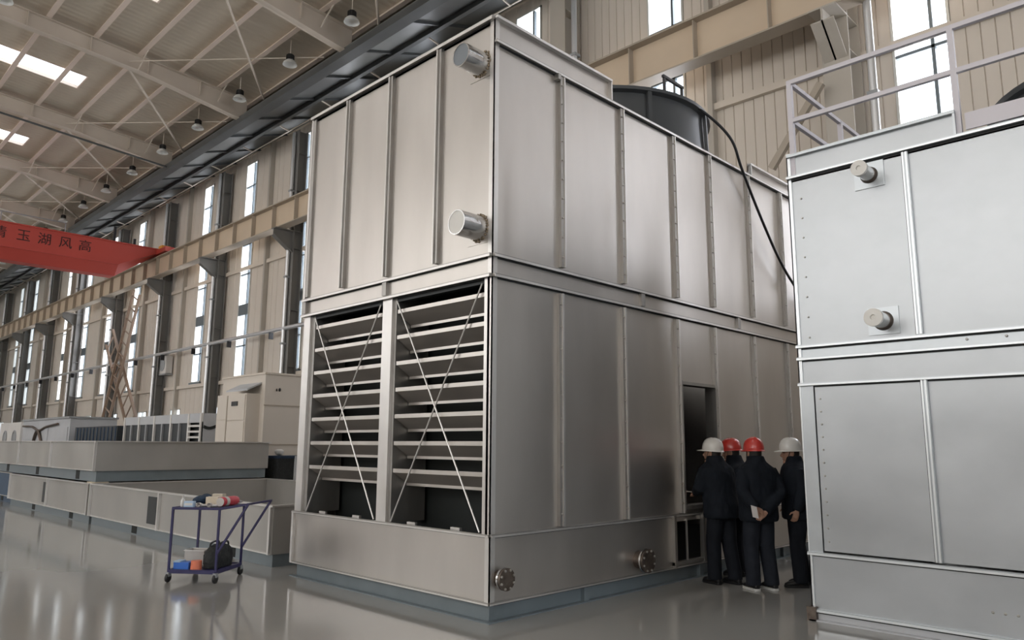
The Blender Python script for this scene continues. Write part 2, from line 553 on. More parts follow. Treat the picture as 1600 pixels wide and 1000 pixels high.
# tall windows
pane_me = MB().box(0, .012, 0, 1, 0, 1).mesh('pane')
pane_me.materials.append(M['pane'])
ROWS = [4.9, 6.45, 8.0, 8.55, 10.1, 11.65, 13.2, 14.75, 16.0]
wn = 0
for (a, b) in edges:
    wn += 1
    wo = empty('window_%d' % wn, (XW, (a + b) / 2, WZ0), kind='structure')
    f = MB()
    f.box(XW - .06, XW + .12, a, a + .055, WZ0, WZ1)
    f.box(XW - .06, XW + .12, b - .055, b, WZ0, WZ1)
    f.box(XW - .06, XW + .12, a, b, WZ0, WZ0 + .06)
    f.box(XW - .06, XW + .12, a, b, WZ1 - .06, WZ1)
    f.build('window_frame', M['wframe'], wo)
    MB().box(XW - .14, XW + .1, a - .1, b + .1, WZ0 - .12, WZ0).build('window_sill', M['frame'], wo)
    c = a + .36
    mm = MB().box(XW - .03, XW + .08, c - .035, c + .035, WZ0 + .06, WZ1 - .06)
    mm.build('mullion', M['frame'], wo)
    for r in range(1, len(ROWS) - 1):
        if ROWS[r] == 8.0:
            MB().box(XW - .04, XW + .08, a + .055, b - .055, 8.0, 8.55).build('spandrel', M['frame'], wo)
        elif ROWS[r] != 8.55:
            MB().box(XW - .03, XW + .08, a + .055, b - .055, ROWS[r] - .035, ROWS[r] + .035).build('transom', M['frame'], wo)
    if a < 62:
        for r in range(len(ROWS) - 1):
            if ROWS[r] == 8.0: continue
            for (p0, p1) in ((a + .055, c - .035), (c + .035, b - .055)):
                inst('pane', pane_me, wo, (XW + .03, p0, ROWS[r] + .03), (1, p1 - p0, ROWS[r + 1] - ROWS[r] - .06))
    else:
        inst('pane', pane_me, wo, (XW + .03, a + .05, WZ0 + .05), (1, b - a - .1, WZ1 - WZ0 - .1))
for mid in LOWW:
    wn += 1
    wo = empty('window_%d' % wn, (XW, mid, 1.1), kind='structure')
    f = MB()
    for (y0, y1, z0, z1) in ((mid - .7, mid - .64, 1.1, 3.55), (mid + .64, mid + .7, 1.1, 3.55), (mid - .7, mid + .7, 1.1, 1.16), (mid - .7, mid + .7, 3.49, 3.55), (mid - .03, mid + .03, 1.1, 3.55)):
        f.box(XW - .04, XW + .08, y0, y1, z0, z1)
    f.build('window_frame', M['wframe'], wo)
    inst('pane', pane_me, wo, (XW + .03, mid - .64, 1.16), (1, .61, 2.33))
    inst('pane', pane_me, wo, (XW + .03, mid + .03, 1.16), (1, .61, 2.33))
# horizontal wall rails (girts) and service pipe
for y0, y1, z in ((YN, YF, 10.35), (YN, YF, 4.72)):
    MB().box(XW - .17, XW - .04, y0, y1, z - .09, z + .09).build('wall_rail', M['wallu'], wall)
MB().tube([(16.1, 24, 6.68), (16.1, YF, 6.68)], .09, 10).build('service_pipe', M['silver'], wall, 40)
for k in range(18):
    MB().bar((16.1, 27 + 4.2 * k, 6.6), (16.1, 27 + 4.2 * k, 6.3), .07, .2).build('pipe_clamp', M['black'], wall)
# columns with crane corbels and downpipes
for i, y in enumerate(COL_Y):
    mb = MB()
    cx, hw = (15.95, .3) if y < 20 else (16.2, .2)
    mb.box(cx, cx + .03, y - hw, y + hw, 0, 15.9)
    mb.box(16.62, 16.65, y - hw, y + hw, 0, 15.9)
    mb.box(cx + .03, 16.62, y - .012, y + .012, 0, 15.9)
    for z in (2.5, 5, 7.5, 10.3, 11.1, 13, 14.8):
        mb.box(cx + .03, 16.62, y - hw + .02, y + hw - .02, z - .01, z + .01)
    cm = M['colb'] if y < 20 else M['column']
    mb.build('column', cm, wall)
    cb = MB()
    cb.prism([(cx, 10.1), (15.3, 10.75), (15.3, 11.06), (cx, 11.06)], 'y', y - .02, y + .02)
    cb.prism([(cx, 10.1), (15.3, 10.75), (15.3, 10.78), (cx, 10.13)], 'y', y - hw + .05, y + hw - .05)
    cb.box(15.3, cx, y - hw, y + hw, 11.06, 11.10)
    cb.build('corbel', cm, wall)
    if y > 0:
        px_ = 15.82 if y < 20 else 16.1
        y = y - .85 if y < 20 else y
        MB().tube([(px_, y + .08, 0), (px_, y + .08, 15.8)], .085, 10).build('downpipe', M['silver'], wall, 40)
        for z in (3, 6, 9, 13):
            MB().box(px_ - .1, px_ + .14, y - .03, y + .19, z - .04, z + .04).build('pipe_clip', M['grey'], wall)
MB().bar((15.7, 6.01, 9.55), (15.7, 7.24, 7.9), .13, .15).build('knee_brace', M['girdf'], wall)
# intermediate wind posts
for y in (9.2, 18.0, 26.2, 33.2, 42.9, 49.0, 57.0, 65.0, 73):
    MB().box(16.55, 16.78, y - .07, y + .07, 0, ZE - .1).build('wind_post', M['colb'], wall)

# other walls
wo_ = empty('wall_front', (XO, 0, 0), kind='structure')
mb = MB()
oe = [(y - 1.0, y + 1.0) for y in OPP_Y]
prev = YN
for a, b in oe:
    mb.box(XO - .08, XO, prev, a, 0, ZE)
    mb.box(XO - .08, XO, a, b, 0, WZ0)
    mb.box(XO - .08, XO, a, b, WZ1, ZE)
    prev = b
mb.box(XO - .08, XO, prev, YF, 0, ZE)
mb.build('wall_sheet', M['wallfar'], wo_)
for a, b in oe:
    wn += 1
    f = MB()
    f.box(XO - .06, XO + .05, a, a + .07, WZ0, WZ1); f.box(XO - .06, XO + .05, b - .07, b, WZ0, WZ1)
    for z in ROWS: f.box(XO - .06, XO + .05, a, b, z - .04, z + .04)
    tag(f.build('window_%d' % wn, M['frame']), kind='structure')
poly = [(XO - .1, 0), (XW + .1, 0), (XW + .1, ZE), (XR, zroof(XR)), (XO - .1, ZE)]
tag(MB().prism(poly, 'y', YF, YF + .1).build('wall_far', M['wallfar']), kind='structure')
mb = MB()
mb.box(XO, -2, YN - .1, YN, 0, ZE); mb.box(10, XW, YN - .1, YN, 0, ZE); mb.box(-2, 10, YN - .1, YN, 9, ZE)  # unseen end wall, opening left for the added gate light
mb.prism([(XO, ZE), (XW, ZE), (XR, zroof(XR))], 'y', YN - .1, YN)
tag(mb.build('wall_near', M['wallfar']), kind='structure')

# ------------------------------------------------------------------ crane runway girder
gd = empty('runway_girder', (15.6, 0, 11.1), 'long beige steel crane runway girder along the windowed wall', 'girder')
MB().box(15.59, 15.61, YN, YF, 11.13, 12.18).build('web', M['gird'], gd)
MB().box(15.38, 15.82, YN, YF, 11.10, 11.14).build('flange', M['girdf'], gd)
MB().box(15.35, 15.85, YN, YF, 12.18, 12.23).build('flange', M['girdf'], gd)
MB().box(15.56, 15.64, YN, YF, 12.23, 12.35).build('rail', M['girdf'], gd)
sm = MB().box(-.2, .2, -.012, .012, 11.14, 12.18).mesh('stiffener')
sm.materials.append(M['girdf'])
y = -8.6
while y < 100:
    inst('stiffener', sm, gd, (15.6, y, 0))
    y += 1.95

# ------------------------------------------------------------------ overhead crane
cr = empty('overhead_crane', (8, 44, 11), 'red overhead bridge crane with black characters on its girder', 'crane')
xa, xb = XO + 1.0, 15.6
def gsec(x, t):   # t 0 full, 1 end
    zt = 12.67
    zl, zb = (11.45 + 1.0 * t), (10.85 + 1.55 * t)
    return [(x, 44, zt), (x, 44, zl), (x, 44.5, zb), (x, 45.3, zb), (x, 45.6, zl), (x, 45.6, zt)]
MB().rings([gsec(XO + 1, 1), gsec(XO + 3.2, 0), gsec(13.4, 0), gsec(15.45, 1)]).build('bridge_girder', M['red'], cr)
MB().box(XO + 1, 15.45, 43.93, 45.67, 12.64, 12.70).build('girder_flange', M['red'], cr)
MB().box(XO + 3, 13.4, 43.95, 44.02, 11.40, 11.48).build('girder_rib', M['red'], cr)
MB().box(15.35, 15.85, 42.7, 46.9, 12.36, 12.62).build('end_carriage', M['red'], cr)
for y in (43.2, 46.4):
    MB().lathe([(.16, -.06), (.19, -.06), (.19, -.04), (.16, -.04), (.16, .05), (.16, .06)], (15.6, y, 12.56), 18, axis='x').build('wheel', M['grey'], cr, 30)
MB().box(15.46, 15.95, 43.55, 44.05, 12.38, 12.86).build('buffer', M['orange'], cr)
mb = MB()
for x in [XO + 4 + 3 * k for k in range(10)]: mb.bar((x, 45.5, 12.7), (x, 45.5, 13.6), .05, .05)
mb.bar((XO + 4, 45.5, 13.6), (XO + 31, 45.5, 13.6), .05, .05)
mb.build('walkway_rail', M['grey'], cr)
mb = MB()
mb.box(13.2, 13.32, 44.6, 44.72, 12.7, 13.7); mb.box(13.2, 14.4, 44.6, 44.72, 12.7, 12.78); mb.box(14.28, 14.4, 44.6, 44.72, 12.7, 13.2)
mb.build('collector_bracket', M['black'], cr)
for ch, px in zip('清玉湖风高', (7.75, 8.8, 9.75, 10.72, 11.66)):
    cu = bpy.data.curves.new('character', 'FONT')
    cu.body = ch
    cu.size = .66
    cu.align_x = 'CENTER'
    cu.extrude = .008
    to = bpy.data.objects.new('tmp', cu)
    COL.objects.link(to)
    dg = bpy.context.evaluated_depsgraph_get()
    me = bpy.data.meshes.new_from_object(to.evaluated_get(dg))
    bpy.data.objects.remove(to)
    if len(me.vertices):
        o = obj('character', me, M['ink'], cr)
        o.rotation_euler = (radians(90), 0, 0)
        o.location = (px - 8, -.01, 11.90 - 11)

# ------------------------------------------------------------------ high bay lamps
def make_lamp():
    r = empty('high_bay_lamp', (0, 0, 0))
    MB().tube([(0, 0, .42), (0, 0, 1.0)], .018, 6).build('hanger_rod', M['wallu'], r, 40)
    h = MB().lathe([(.05, .44), (.10, .42), (.12, .40), (.12, .24), (.09, .2)], n=16)
    for j in range(12):
        a = 2 * pi * j / 12
        h.bar((.08 * cos(a), .08 * sin(a), .3), (.15 * cos(a), .15 * sin(a), .3), .012, .18)
    h.build('heat_sink', M['lampblk'], r, 35)
    MB().lathe([(.10, .2), (.16, .17), (.24, .08), (.27, 0), (.255, 0), (.23, .07), (.15, .155), (.09, .18)], n=24).build('reflector_bowl', M['bowl'], r, 40)
    return r
lamp0 = make_lamp()
LP = [(12.72, 20.3 + 4.13 * k) for k in range(13)] + [(4.35, 28.4 + 4.13 * k) for k in range(6)]
ORD = ['first', 'second', 'third', 'fourth', 'fifth', 'sixth', 'seventh', 'eighth', 'ninth', 'tenth', 'eleventh', 'twelfth', 'thirteenth']
for i, (x, y) in enumerate(LP):
    o = lamp0 if i == 0 else copy_tree(lamp0)
    o.location = (x, y, zroof(x) - 1.12)
    if i < 13:
        tag(o, '%s black high bay lamp along the eave, counting from the top edge' % ORD[i], 'lamp', 'high bay lamps under the roof')
    else:
        tag(o, '%s high bay lamp of the row left of the skylights' % ORD[i - 13], 'lamp', 'high bay lamps under the roof')

# ------------------------------------------------------------------ main cooling tower
X0, Y0, X1, Y1 = 5.10, 5.33, 12.92, 8.98
T = empty('cooling_tower', (X0, Y0, 0), 'tall galvanised closed cooling tower with louvred front, nearest in the hall', 'cooling tower')
def LX(d): return X0 - d          # d = proud of the left face
def RY(d): return Y0 - d
PX = [X0, 6.15, 7.30, 8.48, 9.43, 10.60, 11.72, X1]
# base skid
sk = MB()
sk.box(X0 + .05, X0 + .11, Y0 + .05, Y1 - .05, 0, .165); sk.box(X1 - .11, X1 - .05, Y0 + .05, Y1 - .05, 0, .165)
sk.box(X0 + .11, X1 - .11, Y0 + .05, Y0 + .11, 0, .165); sk.box(X0 + .11, X1 - .11, Y1 - .11, Y1 - .05, 0, .165)
sk.box(X0 - .02, X0 + .05, Y0 - .02, Y1 + .02, 0, .012); sk.box(X0 + .05, X1 + .02, Y0 - .02, Y0 + .05, 0, .012)
sk.build('base_skid', M['base'], T)
for xx in (6.55, 8.9, 11.3):
    MB().box(xx - .04, xx + .04, Y0 - .0, Y0 + .05, .012, .165).build('skid_gusset', M['base'], T)
# basin walls
def lpanel(name, y0, y1, z0, z1, mt='panel', d=0.0, t=.02): return MB().box(LX(d), LX(d) + t, y0, y1, z0, z1).build(name, M[mt], T)
def rpanel(name, x0, x1, z0, z1, mt='panel', d=0.0, t=.02): return MB().box(x0, x1, RY(d), RY(d) + t, z0, z1).build(name, M[mt], T)
lpanel('basin_panel', Y0, Y1, .17, .79)
rpanel('basin_panel', X0, 8.26, .17, .79)
rpanel('basin_panel', 8.92, X1, .17, .79)
rpanel('basin_panel', 8.26, 8.92, .72, .79); rpanel('basin_panel', 8.26, 8.92, .17, .24)
MB().box(X0, X1, Y1 - .02, Y1, .17, .79).build('basin_panel', M['panel'], T)
MB().box(X1 - .02, X1, Y0, Y1, .17, .79).build('basin_panel', M['panel'], T)
MB().box(X0 + .03, X1 - .03, Y0 + .03, Y1 - .03, .17, .20).build('basin_floor', M['inner'], T)
# frame of the low opening
fo = MB()
fo.box(8.22, 8.27, RY(.05), Y0, .18, .80); fo.box(8.90, 8.95, RY(.05), Y0, .18, .80); fo.box(8.22, 8.95, RY(.04), Y0, .2, .24)
fo.build('hatch_frame', M['flange'], T)
MB().bar((8.55, Y0 - .01, .24), (8.55, Y0 - .01, .74), .02, .02).build('hatch_rod', M['edge'], T)
# upper panels, left face
LYS = [Y0, 6.19, 7.11, 8.04, Y1]
for a, b in zip(LYS, LYS[1:]):
    lpanel('casing_panel', a + .004, b - .004, 3.57, 6.15)
for y in LYS[1:-1]:
    mb = MB().box(LX(.045), LX(0), y - .028, y + .028, 3.60, 6.12)
    mb.box(LX(.055), LX(.045), y + .012, y + .036, 3.60, 6.12)
    st = mb.build('stiffener', M['flange'], T)
    MB().box(LX(.062), LX(.045), y + .022, y + .038, 3.60, 6.12).build('stiffener_edge', M['edge'], st)
# upper panels, right face
for a, b in zip(PX, PX[1:]):
    rpanel('casing_panel', a + .004, b - .004, 3.57, 5.88)
    MB().box(a + .004, b - .004, Y1 - .02, Y1, 3.57, 5.88).build('casing_panel', M['panel'], T)
    MB().box(a + .004, b - .004, Y1 - .02, Y1, .80, 3.32).build('casing_panel', M['panel'], T)
    if a == 8.48:
        rpanel('casing_panel', a + .004, b - .004, 2.47, 3.32)
        rpanel('casing_panel', a + .004, b - .004, .80, .90)
    else:
        rpanel('casing_panel', a + .004, b - .004, .80, 3.32)
for x in PX[1:-1]:
    for z0, z1 in ((3.60, 5.86), (.82, 3.30)):
        lo = z1 < 4
        xx = x - (.04 if lo else 0)
        st = MB().box(xx - .034, xx + .034, RY(.045), Y0, z0, z1).build('stiffener', M['flange'], T)
        MB().box(xx + .018 if not lo else xx + .008, xx + .034, RY(.058), RY(.045), z0, z1).build('stiffener_edge', M['edge'], st)
        bl = MB()
        for q in range(10):
            zz = z0 + (z1 - z0) * (q + .5) / 10
            bl.lathe([(.011, 0), (.011, -.012), (.006, -.016)], (xx - .012, RY(.045), zz), 6, axis='y')
        tag(bl.build('bolt_row', M['bolt'], st), kind='stuff')
# end face far
MB().box(X1 - .02, X1, Y0, Y1, .80, 5.88).build('casing_panel', M['panel'], T)
# door jamb and interior
dj = MB()
dj.box(8.47, 8.51, RY(.05), Y0 + .12, .88, 2.50); dj.box(9.34, 9.38, RY(.05), Y0 + .12, .88, 2.50)
dj.box(8.47, 9.38, RY(.04), Y0 + .12, 2.45, 2.49); dj.box(8.47, 9.38, RY(.06), Y0 + .12, .86, .91)
dj.build('door_frame', M['flange'], T)
dr = MB().box(8.50, 8.535, Y0 + .14, Y0 + .9, .92, 2.44)
dr.build('open_door', M['inner'], T)
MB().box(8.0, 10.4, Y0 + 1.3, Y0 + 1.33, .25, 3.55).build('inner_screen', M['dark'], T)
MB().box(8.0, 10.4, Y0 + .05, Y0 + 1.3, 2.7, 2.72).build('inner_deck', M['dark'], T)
# horizontal bands
lpanel('band', Y0, Y1, 3.36, 3.54)
rpanel('band', X0, X1, 3.36, 3.54)
def flangeL(z, d=.05, t=.03, mt='flange'):
    f_ = MB().box(LX(d), LX(0), Y0 - .01, Y1 + .01, z - t / 2, z + t / 2).build('flange', M[mt], T)
    MB().box(LX(.008), LX(0), Y0 + .06, Y1 - .04, z - t / 2 - .014, z - t / 2).build('shade_line', M['inner'], f_)  # dark strip painted in as the shade line under the flange
    MB().box(LX(d + .006), LX(d), Y0 - .01, Y1 + .01, z - t / 2 - .006, z + t / 2 - .012).build('flange_edge', M['edge'], f_)
def flangeR(z, x0=X0, x1=X1, d=.05, t=.03):
    f_ = MB().box(x0 - .01, x1, RY(d), RY(0), z - t / 2, z + t / 2).build('flange', M['flange'], T)
    MB().box(x0 + .06, x1, RY(.008), RY(0), z - t / 2 - .016, z - t / 2).build('shade_line', M['inner'], f_)  # shade below the right-face flange, drawn as a dark strip
    MB().box(x0 - .01, x1, RY(d + .006), RY(d), z - t / 2 - .006, z + t / 2 - .012).build('flange_edge', M['edge'], f_)
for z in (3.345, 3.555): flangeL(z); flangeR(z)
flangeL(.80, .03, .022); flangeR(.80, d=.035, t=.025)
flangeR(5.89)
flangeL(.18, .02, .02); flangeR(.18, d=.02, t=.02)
flangeL(6.16, .05, .04)
for y in (7.12, 8.93):
    MB().box(LX(.045), LX(0), y - .04, y + .04, 3.37, 3.53).build('band_stiffener', M['flange'], T)
for x in (7.67, 10.12):
    MB().box(x - .04, x + .04, RY(.045), Y0, 3.37, 3.53).build('band_stiffener', M['flange'], T)
# corner angles
cv = MB()
cv.box(LX(.012), LX(-.06), RY(.012), RY(.0), .17, 6.18); cv.box(LX(.012), LX(.0), RY(.012), RY(-.055), .17, 6.18)
cv.build('corner_angle', M['edge'], T)
cv = MB()
cv.box(LX(.03), LX(0), Y1 - .03, Y1 + .012, 3.34, 6.18)
cv.build('corner_angle', M['edge'], T)
MB().box(LX(.03), LX(0), Y1 - .035, Y1 + .012, .17, .8).build('corner_angle', M['edge'], T)
MB().box(LX(.03), LX(0), Y1 - .10, Y1 - .035, 3.6, 6.12).build('stiffener', M['flange'], T)
# parapets above deck
for (a, b, ze) in ((X0, 7.10, 6.18), (10.72, X1, 6.10)):
    pp = rpanel('parapet_panel', a, b, 5.90, ze - .01)
    MB().box(a - .01, b, RY(.055), RY(-.02), ze - .03, ze).build('parapet_flange', M['edge'], pp)
    MB().box(b - .02 if a < 6 else a, b if a < 6 else a + .02, RY(.05), RY(-.02), 5.90, ze).build('parapet_end', M['edge'], pp)
    MB().box(a, b, Y1 - .02, Y1, 5.88, ze).build('parapet_panel', M['panel'], T)
    xx = b if a < 6 else a
    MB().box(xx - .01, xx + .01, Y0, Y1, 5.88, ze - .12).build('parapet_panel', M['panel'], T)
MB().box(X0 + .02, X1 - .02, Y0 + .02, Y1 - .02, 5.86, 5.88).build('roof_deck', M['panel'], T)
MB().box(X0, X0 + .02, Y0, Y1, 6.1, 6.17).build('parapet_panel', M['panel'], T)
# posts of the louvre bays
for (a, b) in ((Y0 + .022, 5.43), (6.99, 7.17), (8.80, Y1 - .022)):
    MB().box(LX(.012), LX(0) + .14, a, b, .80, 3.34).build('louver_post', M['edge'], T)
for yy in (6.94, 8.72):
    MB().box(LX(0) + .02, LX(0) + .5, yy + .0, yy + .05 + (.03 if yy > 8 else 0), .80, 3.34).build('bay_side', M['flange'], T)
MB().box(LX(0) + .02, LX(0) + .5, Y0 + .08, Y0 + .10, .80, 3.34).build('bay_side', M['flange'], T)
MB().box(LX(0) + .02, LX(0) + .5, 7.17, 7.19, .80, 3.34).build('bay_side', M['flange'], T)
for bi, (a, b) in enumerate(((5.44, 6.93), (7.19, 8.71))):
    bank = empty('louver_bank', (X0, a, .8))
    bank.parent = T
    bank.location = (0, a - Y0, .8)
    for k in range(7):
        z = 3.185 - .30 * k
        mb = MB()
        x_ = X0 + .03
        prof = [(x_, z), (x_ + .008, z), (x_ + .008, z - .03), (x_ + .205, z - .155), (x_ + .205, z - .185), (x_ + .197, z - .185), (x_ + .197, z - .16), (x_, z - .034)]
        mb.prism(prof, 'y', a, b)
        bld = mb.build('louver_blade', M['blade'], bank)
        MB().box(x_ - .003, x_, a, b, z - .04, z + .004).box(x_ + .19, x_ + .197, a, b, z - .188, z - .158).build('blade_lip', M['panel'], bld)
    for (ya, za, yb, zb) in ((a + .03, .82, b - .03, 3.28), (b - .03, .82, a + .03, 3.28)):
        MB().tube([(X0 - .005, ya, za), (X0 - .005, yb, zb)], .009, 8).build('brace_rod', M['edge'], bank, 40)
    for q in (.28, .76):
        yc = a + (b - a) * q
        MB().box(X0 + .02, X0 + .05, yc - .07, yc + .07, .80, .835).build('sill_clip', M['edge'], bank)
    MB().box(X0 + .02, X0 + .1, a, b, 3.28, 3.34).build('head_channel', M['inner'], bank)
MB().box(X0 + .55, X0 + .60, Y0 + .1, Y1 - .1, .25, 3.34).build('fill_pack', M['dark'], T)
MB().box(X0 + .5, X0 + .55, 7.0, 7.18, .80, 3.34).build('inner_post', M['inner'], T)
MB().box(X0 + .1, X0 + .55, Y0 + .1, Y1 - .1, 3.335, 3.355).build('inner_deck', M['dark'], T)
# stub pipes on the left face
for (yc, zc, cap, xl) in ((5.53, 5.70, 'dkcap', 4.80), (5.53, 3.87, 'cap', 4.78)):
    pp = MB().lathe([(.13, 0), (.13, xl - X0 + .0), (.118, xl - X0), (.118, xl - X0 + .02)], (X0, yc, zc), 28, cap=False, axis='x').build('stub_pipe', M['pipe'], T, 40)
    MB().lathe([(.119, xl - X0 + .012), (.119, xl - X0 + .006), (.02, xl - X0 + .004)], (X0, yc, zc), 28, axis='x').build('pipe_cap', M[cap], pp, 30)
    wr = MB()
    for j in range(26):
        a = 2 * pi * j / 26
        wr.ball((X0 - .01, yc + .14 * cos(a) + random.uniform(-.01, .01), zc + .14 * sin(a) + random.uniform(-.01, .01)), (.014, .016, .016), 6, 4)
    tag(wr.build('weld_ring', M['weld'], pp, 60), kind='stuff')
    MB().box(X0 - .006, X0, yc - .16, yc + .17, zc - .17, zc + .17).build('pipe_plate', M['panel'], pp)
# flanged nozzles on right face
def nozzle(x, z, r, proj, parent, y=Y0):
    n_ = MB().lathe([(r * .72, 0), (r * .72, -proj)], (x, y, z), 24, axis='y').build('nozzle', M['flg'], parent, 40)
    MB().lathe([(r, -proj), (r, -proj - .022), (r * .6, -proj - .024)], (x, y, z), 28, axis='y').build('nozzle_flange', M['flg'], n_, 40)
    MB().lathe([(r, -proj + .03), (r, -proj + .008)], (x, y, z), 28, axis='y').build('nozzle_flange', M['pipe'], n_, 40)
    bl = MB()
    for j in range(8):
        a = 2 * pi * (j + .5) / 8
        bl.lathe([(.013, 0), (.013, -.014), (.008, -.018)], (x + r * .84 * cos(a), y - proj - .022, z + r * .84 * sin(a)), 6, axis='y')
    tag(bl.build('nozzle_bolts', M['bolt'], n_), kind='stuff')
nozzle(5.22, .40, .105, .10, T)
nozzle(7.50, .345, .135, .13, T)
MB().box(X0 + .95, X0 + 1.0, RY(.07), RY(0), 5.80, 5.87).build('lifting_lug', M['flange'], T)
# fan stack
fs = MB().lathe([(1.68, 5.88), (1.64, 6.2), (1.62, 6.66), (1.70, 6.68), (1.70, 6.73), (1.60, 6.73), (1.58, 6.2), (1.6, 5.9)], (9.35, 7.15, 0), 48, cap=False).build('fan_stack', M['stack'], T, 30)
for j in range(8):
    a = -pi / 2 + 2 * pi * (j + .35) / 8
    MB().bar((9.35 + 1.69 * cos(a), 7.15 + 1.69 * sin(a), 5.88), (9.35 + 1.66 * cos(a), 7.15 + 1.66 * sin(a), 6.68), .06, .05, (cos(a), sin(a), 0)).build('stack_seam', M['stack'], fs)
MB().lathe([(.22, 6.3), (.22, 6.5), (.1, 6.55)], (9.35, 7.15, 0), 20).build('fan_hub', M['black'], fs, 30)
for j in range(6):
    a = 2 * pi * j / 6
    MB().bar((9.35 + .2 * cos(a), 7.15 + .2 * sin(a), 6.4), (9.35 + 1.45 * cos(a), 7.15 + 1.45 * sin(a), 6.42), .28, .02, (.25 * sin(a), -.25 * cos(a), 1)).build('fan_blade', M['black'], fs)
mb = MB()
mb.bar((9.02, 5.75, 6.7), (9.02, 5.75, 7.10), .035, .035); mb.bar((9.5, 5.75, 6.6), (9.5, 5.75, 7.10), .035, .035)
mb.bar((8.98, 5.75, 7.11), (9.53, 5.75, 7.11), .04, .04)
mb.build('motor_bracket', M['black'], T)

# black cable
def spline(pts, n=8):
    P = [Vector(p) for p in pts]
    P = [P[0] * 2 - P[1]] + P + [P[-1] * 2 - P[-2]]
    out = []
    for i in range(1, len(P) - 2):
        for j in range(n):
            t = j / n
            a, b, c, d = P[i - 1], P[i], P[i + 1], P[i + 2]
            out.append(.5 * ((2 * b) + (c - a) * t + (2 * a - 5 * b + 4 * c - d) * t * t + (3 * b - a - 3 * c + d) * t ** 3))
    out.append(P[-2])
    return out
cable_pts = [(7.0, 5.75, 6.14), (7.4, 5.72, 6.45), (7.95, 6.2, 6.75), (8.8, 5.62, 6.75), (9.55, 5.48, 6.68), (9.95, 5.22, 6.28), (10.25, 5.20, 5.85), (10.75, 5.22, 5.32), (11.3, 5.22, 4.75), (11.75, 5.22, 4.40), (12.2, 5.22, 4.18), (12.8, 5.2, 4.1)]
cb = MB().tube(spline(cable_pts), .021, 8).build('power_cable', M['black'], None, 60)
tag(cb, 'black cable drooping from the fan stack across the tower side', 'cable')

# ------------------------------------------------------------------ second tower at right
X2, Y2, X3, Y3 = 7.49, 3.27, 11.2, -1.6
U = empty('cooling_tower', (X2, Y2, 0), 'second zinc cooling tower with roof railing, cut by the right edge', 'cooling tower')
def upn(name, y0, y1, z0, z1, mt='panel2', d=0.0, par=None): return MB().box(X2 - d, X2 + .02, y0, y1, z0, z1).build(name, M[mt], par or U)
upn('basin_panel', Y3, Y2, .10, .60)
MB().box(X2 - .05, X2 + .12, Y3, Y2 + .03, 0, .015).box(X2 + .0, X2 + .06, Y3, Y2, 0, .10).build('base_skid', M['lgrey'], U)
MB().box(X2 - .05, X2 + .2, Y2 - .04, Y2 + .05, 0, .13).build('skid_foot', M['flg'], U)
ys2 = [Y2, 2.12, .95, -.25, Y3]
for a, b in zip(ys2[1:], ys2):
    upn('casing_panel', a + .02, b - (.14 if b == Y2 else .02), .66, 2.26)
    upn('casing_panel', a + .02, b - .02, 2.68, 4.44)
for y in ys2[1:-1]:
    for z0, z1 in ((.66, 2.26), (2.68, 4.44)):
        st = upn('stiffener', y - .028, y + .028, z0, z1, 'flange2', .03)
        MB().box(X2 - .008, X2, y + .028, y + .038, z0, z1).build('shade_line', M['inner'], st)  # dark strip standing in for shade beside the stiffener
        MB().box(X2 - .04, X2 - .03, y - .022, y - .006, z0, z1).box(X2 - .04, X2 - .03, y + .008, y + .024, z0, z1).build('stiffener_edge', M['edge2'], st)
def ufl(z, d=.05, t=.03):
    f_ = upn('flange', Y3, Y2 + .01, z - t / 2, z + t / 2, 'flange2', d)
    MB().box(X2 - .008, X2, Y3, Y2 - .03, z - t / 2 - .016, z - t / 2).build('shade_line', M['inner'], f_)  # flange shade put in as a thin dark strip
    MB().box(X2 - d - .006, X2 - d, Y3, Y2 + .01, z - t / 2, z + t / 2 - .012).build('flange_edge', M['edge2'], f_)
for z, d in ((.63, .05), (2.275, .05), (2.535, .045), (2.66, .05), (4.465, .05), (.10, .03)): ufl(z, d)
upn('band', Y3, Y2, 2.29, 2.52); upn('band', Y3, Y2, 2.55, 2.645, 'flange2')
upn('corner_post', Y2 - .13, Y2, .64, 2.26, 'flange2', .012)
cv = MB().box(X2 - .015, X2 + .05, Y2 - .0, Y2 + .012, .1, 4.72).box(X2 - .015, X2, Y2 - .03, Y2 + .012, 2.28, 4.74).box(X2 - .015, X2, Y2 - .02, Y2 + .012, .1, .64)
cv.build('corner_angle', M['edge2'], U)
pp = upn('parapet_panel', 1.67, Y2, 4.48, 4.70)
MB().box(X2 - .045, X2 + .03, 1.67, Y2, 4.69, 4.72).build('parapet_flange', M['flange2'], pp)
MB().box(X2 - .04, X2 + .01, 1.67, 1.69, 4.48, 4.70).build('parapet_end', M['flange2'], pp)
MB().box(X2, X3, Y2 - .02, Y2, .1, 4.70).build('casing_panel', M['panel2'], U)
MB().box(X2, X3, Y3, Y3 + .02, .1, 4.44).build('casing_panel', M['panel2'], U)
MB().box(X3 - .02, X3, Y3, Y2, .1, 4.44).build('casing_panel', M['panel2'], U)
MB().box(X2, X3, Y3, Y2 - .02, 4.42, 4.45).build('roof_deck', M['panel2'], U)
bl = MB()
for q in range(8):
    bl.lathe([(.010, 0), (.010, -.01), (.006, -.014)], (X2, Y2 - .12, 2.75 + q * .21), 6, axis='x')
for yy in (1.2, 1.45, 1.75):
    bl.lathe([(.012, 0), (.012, -.01), (.006, -.014)], (X2, yy, 2.60), 6, axis='x')
for q in range(5):
    bl.lathe([(.012, 0), (.012, -.01), (.006, -.014)], (X2, 1.75 - q * .09, .30), 6, axis='x')
for q in range(12):
    bl.lathe([(.010, 0), (.010, -.01), (.006, -.014)], (X2 - .0, Y2 - .19, .75 + q * .125), 6, axis='x')
tag(bl.build('bolt_row', M['bolt'], U), kind='stuff')
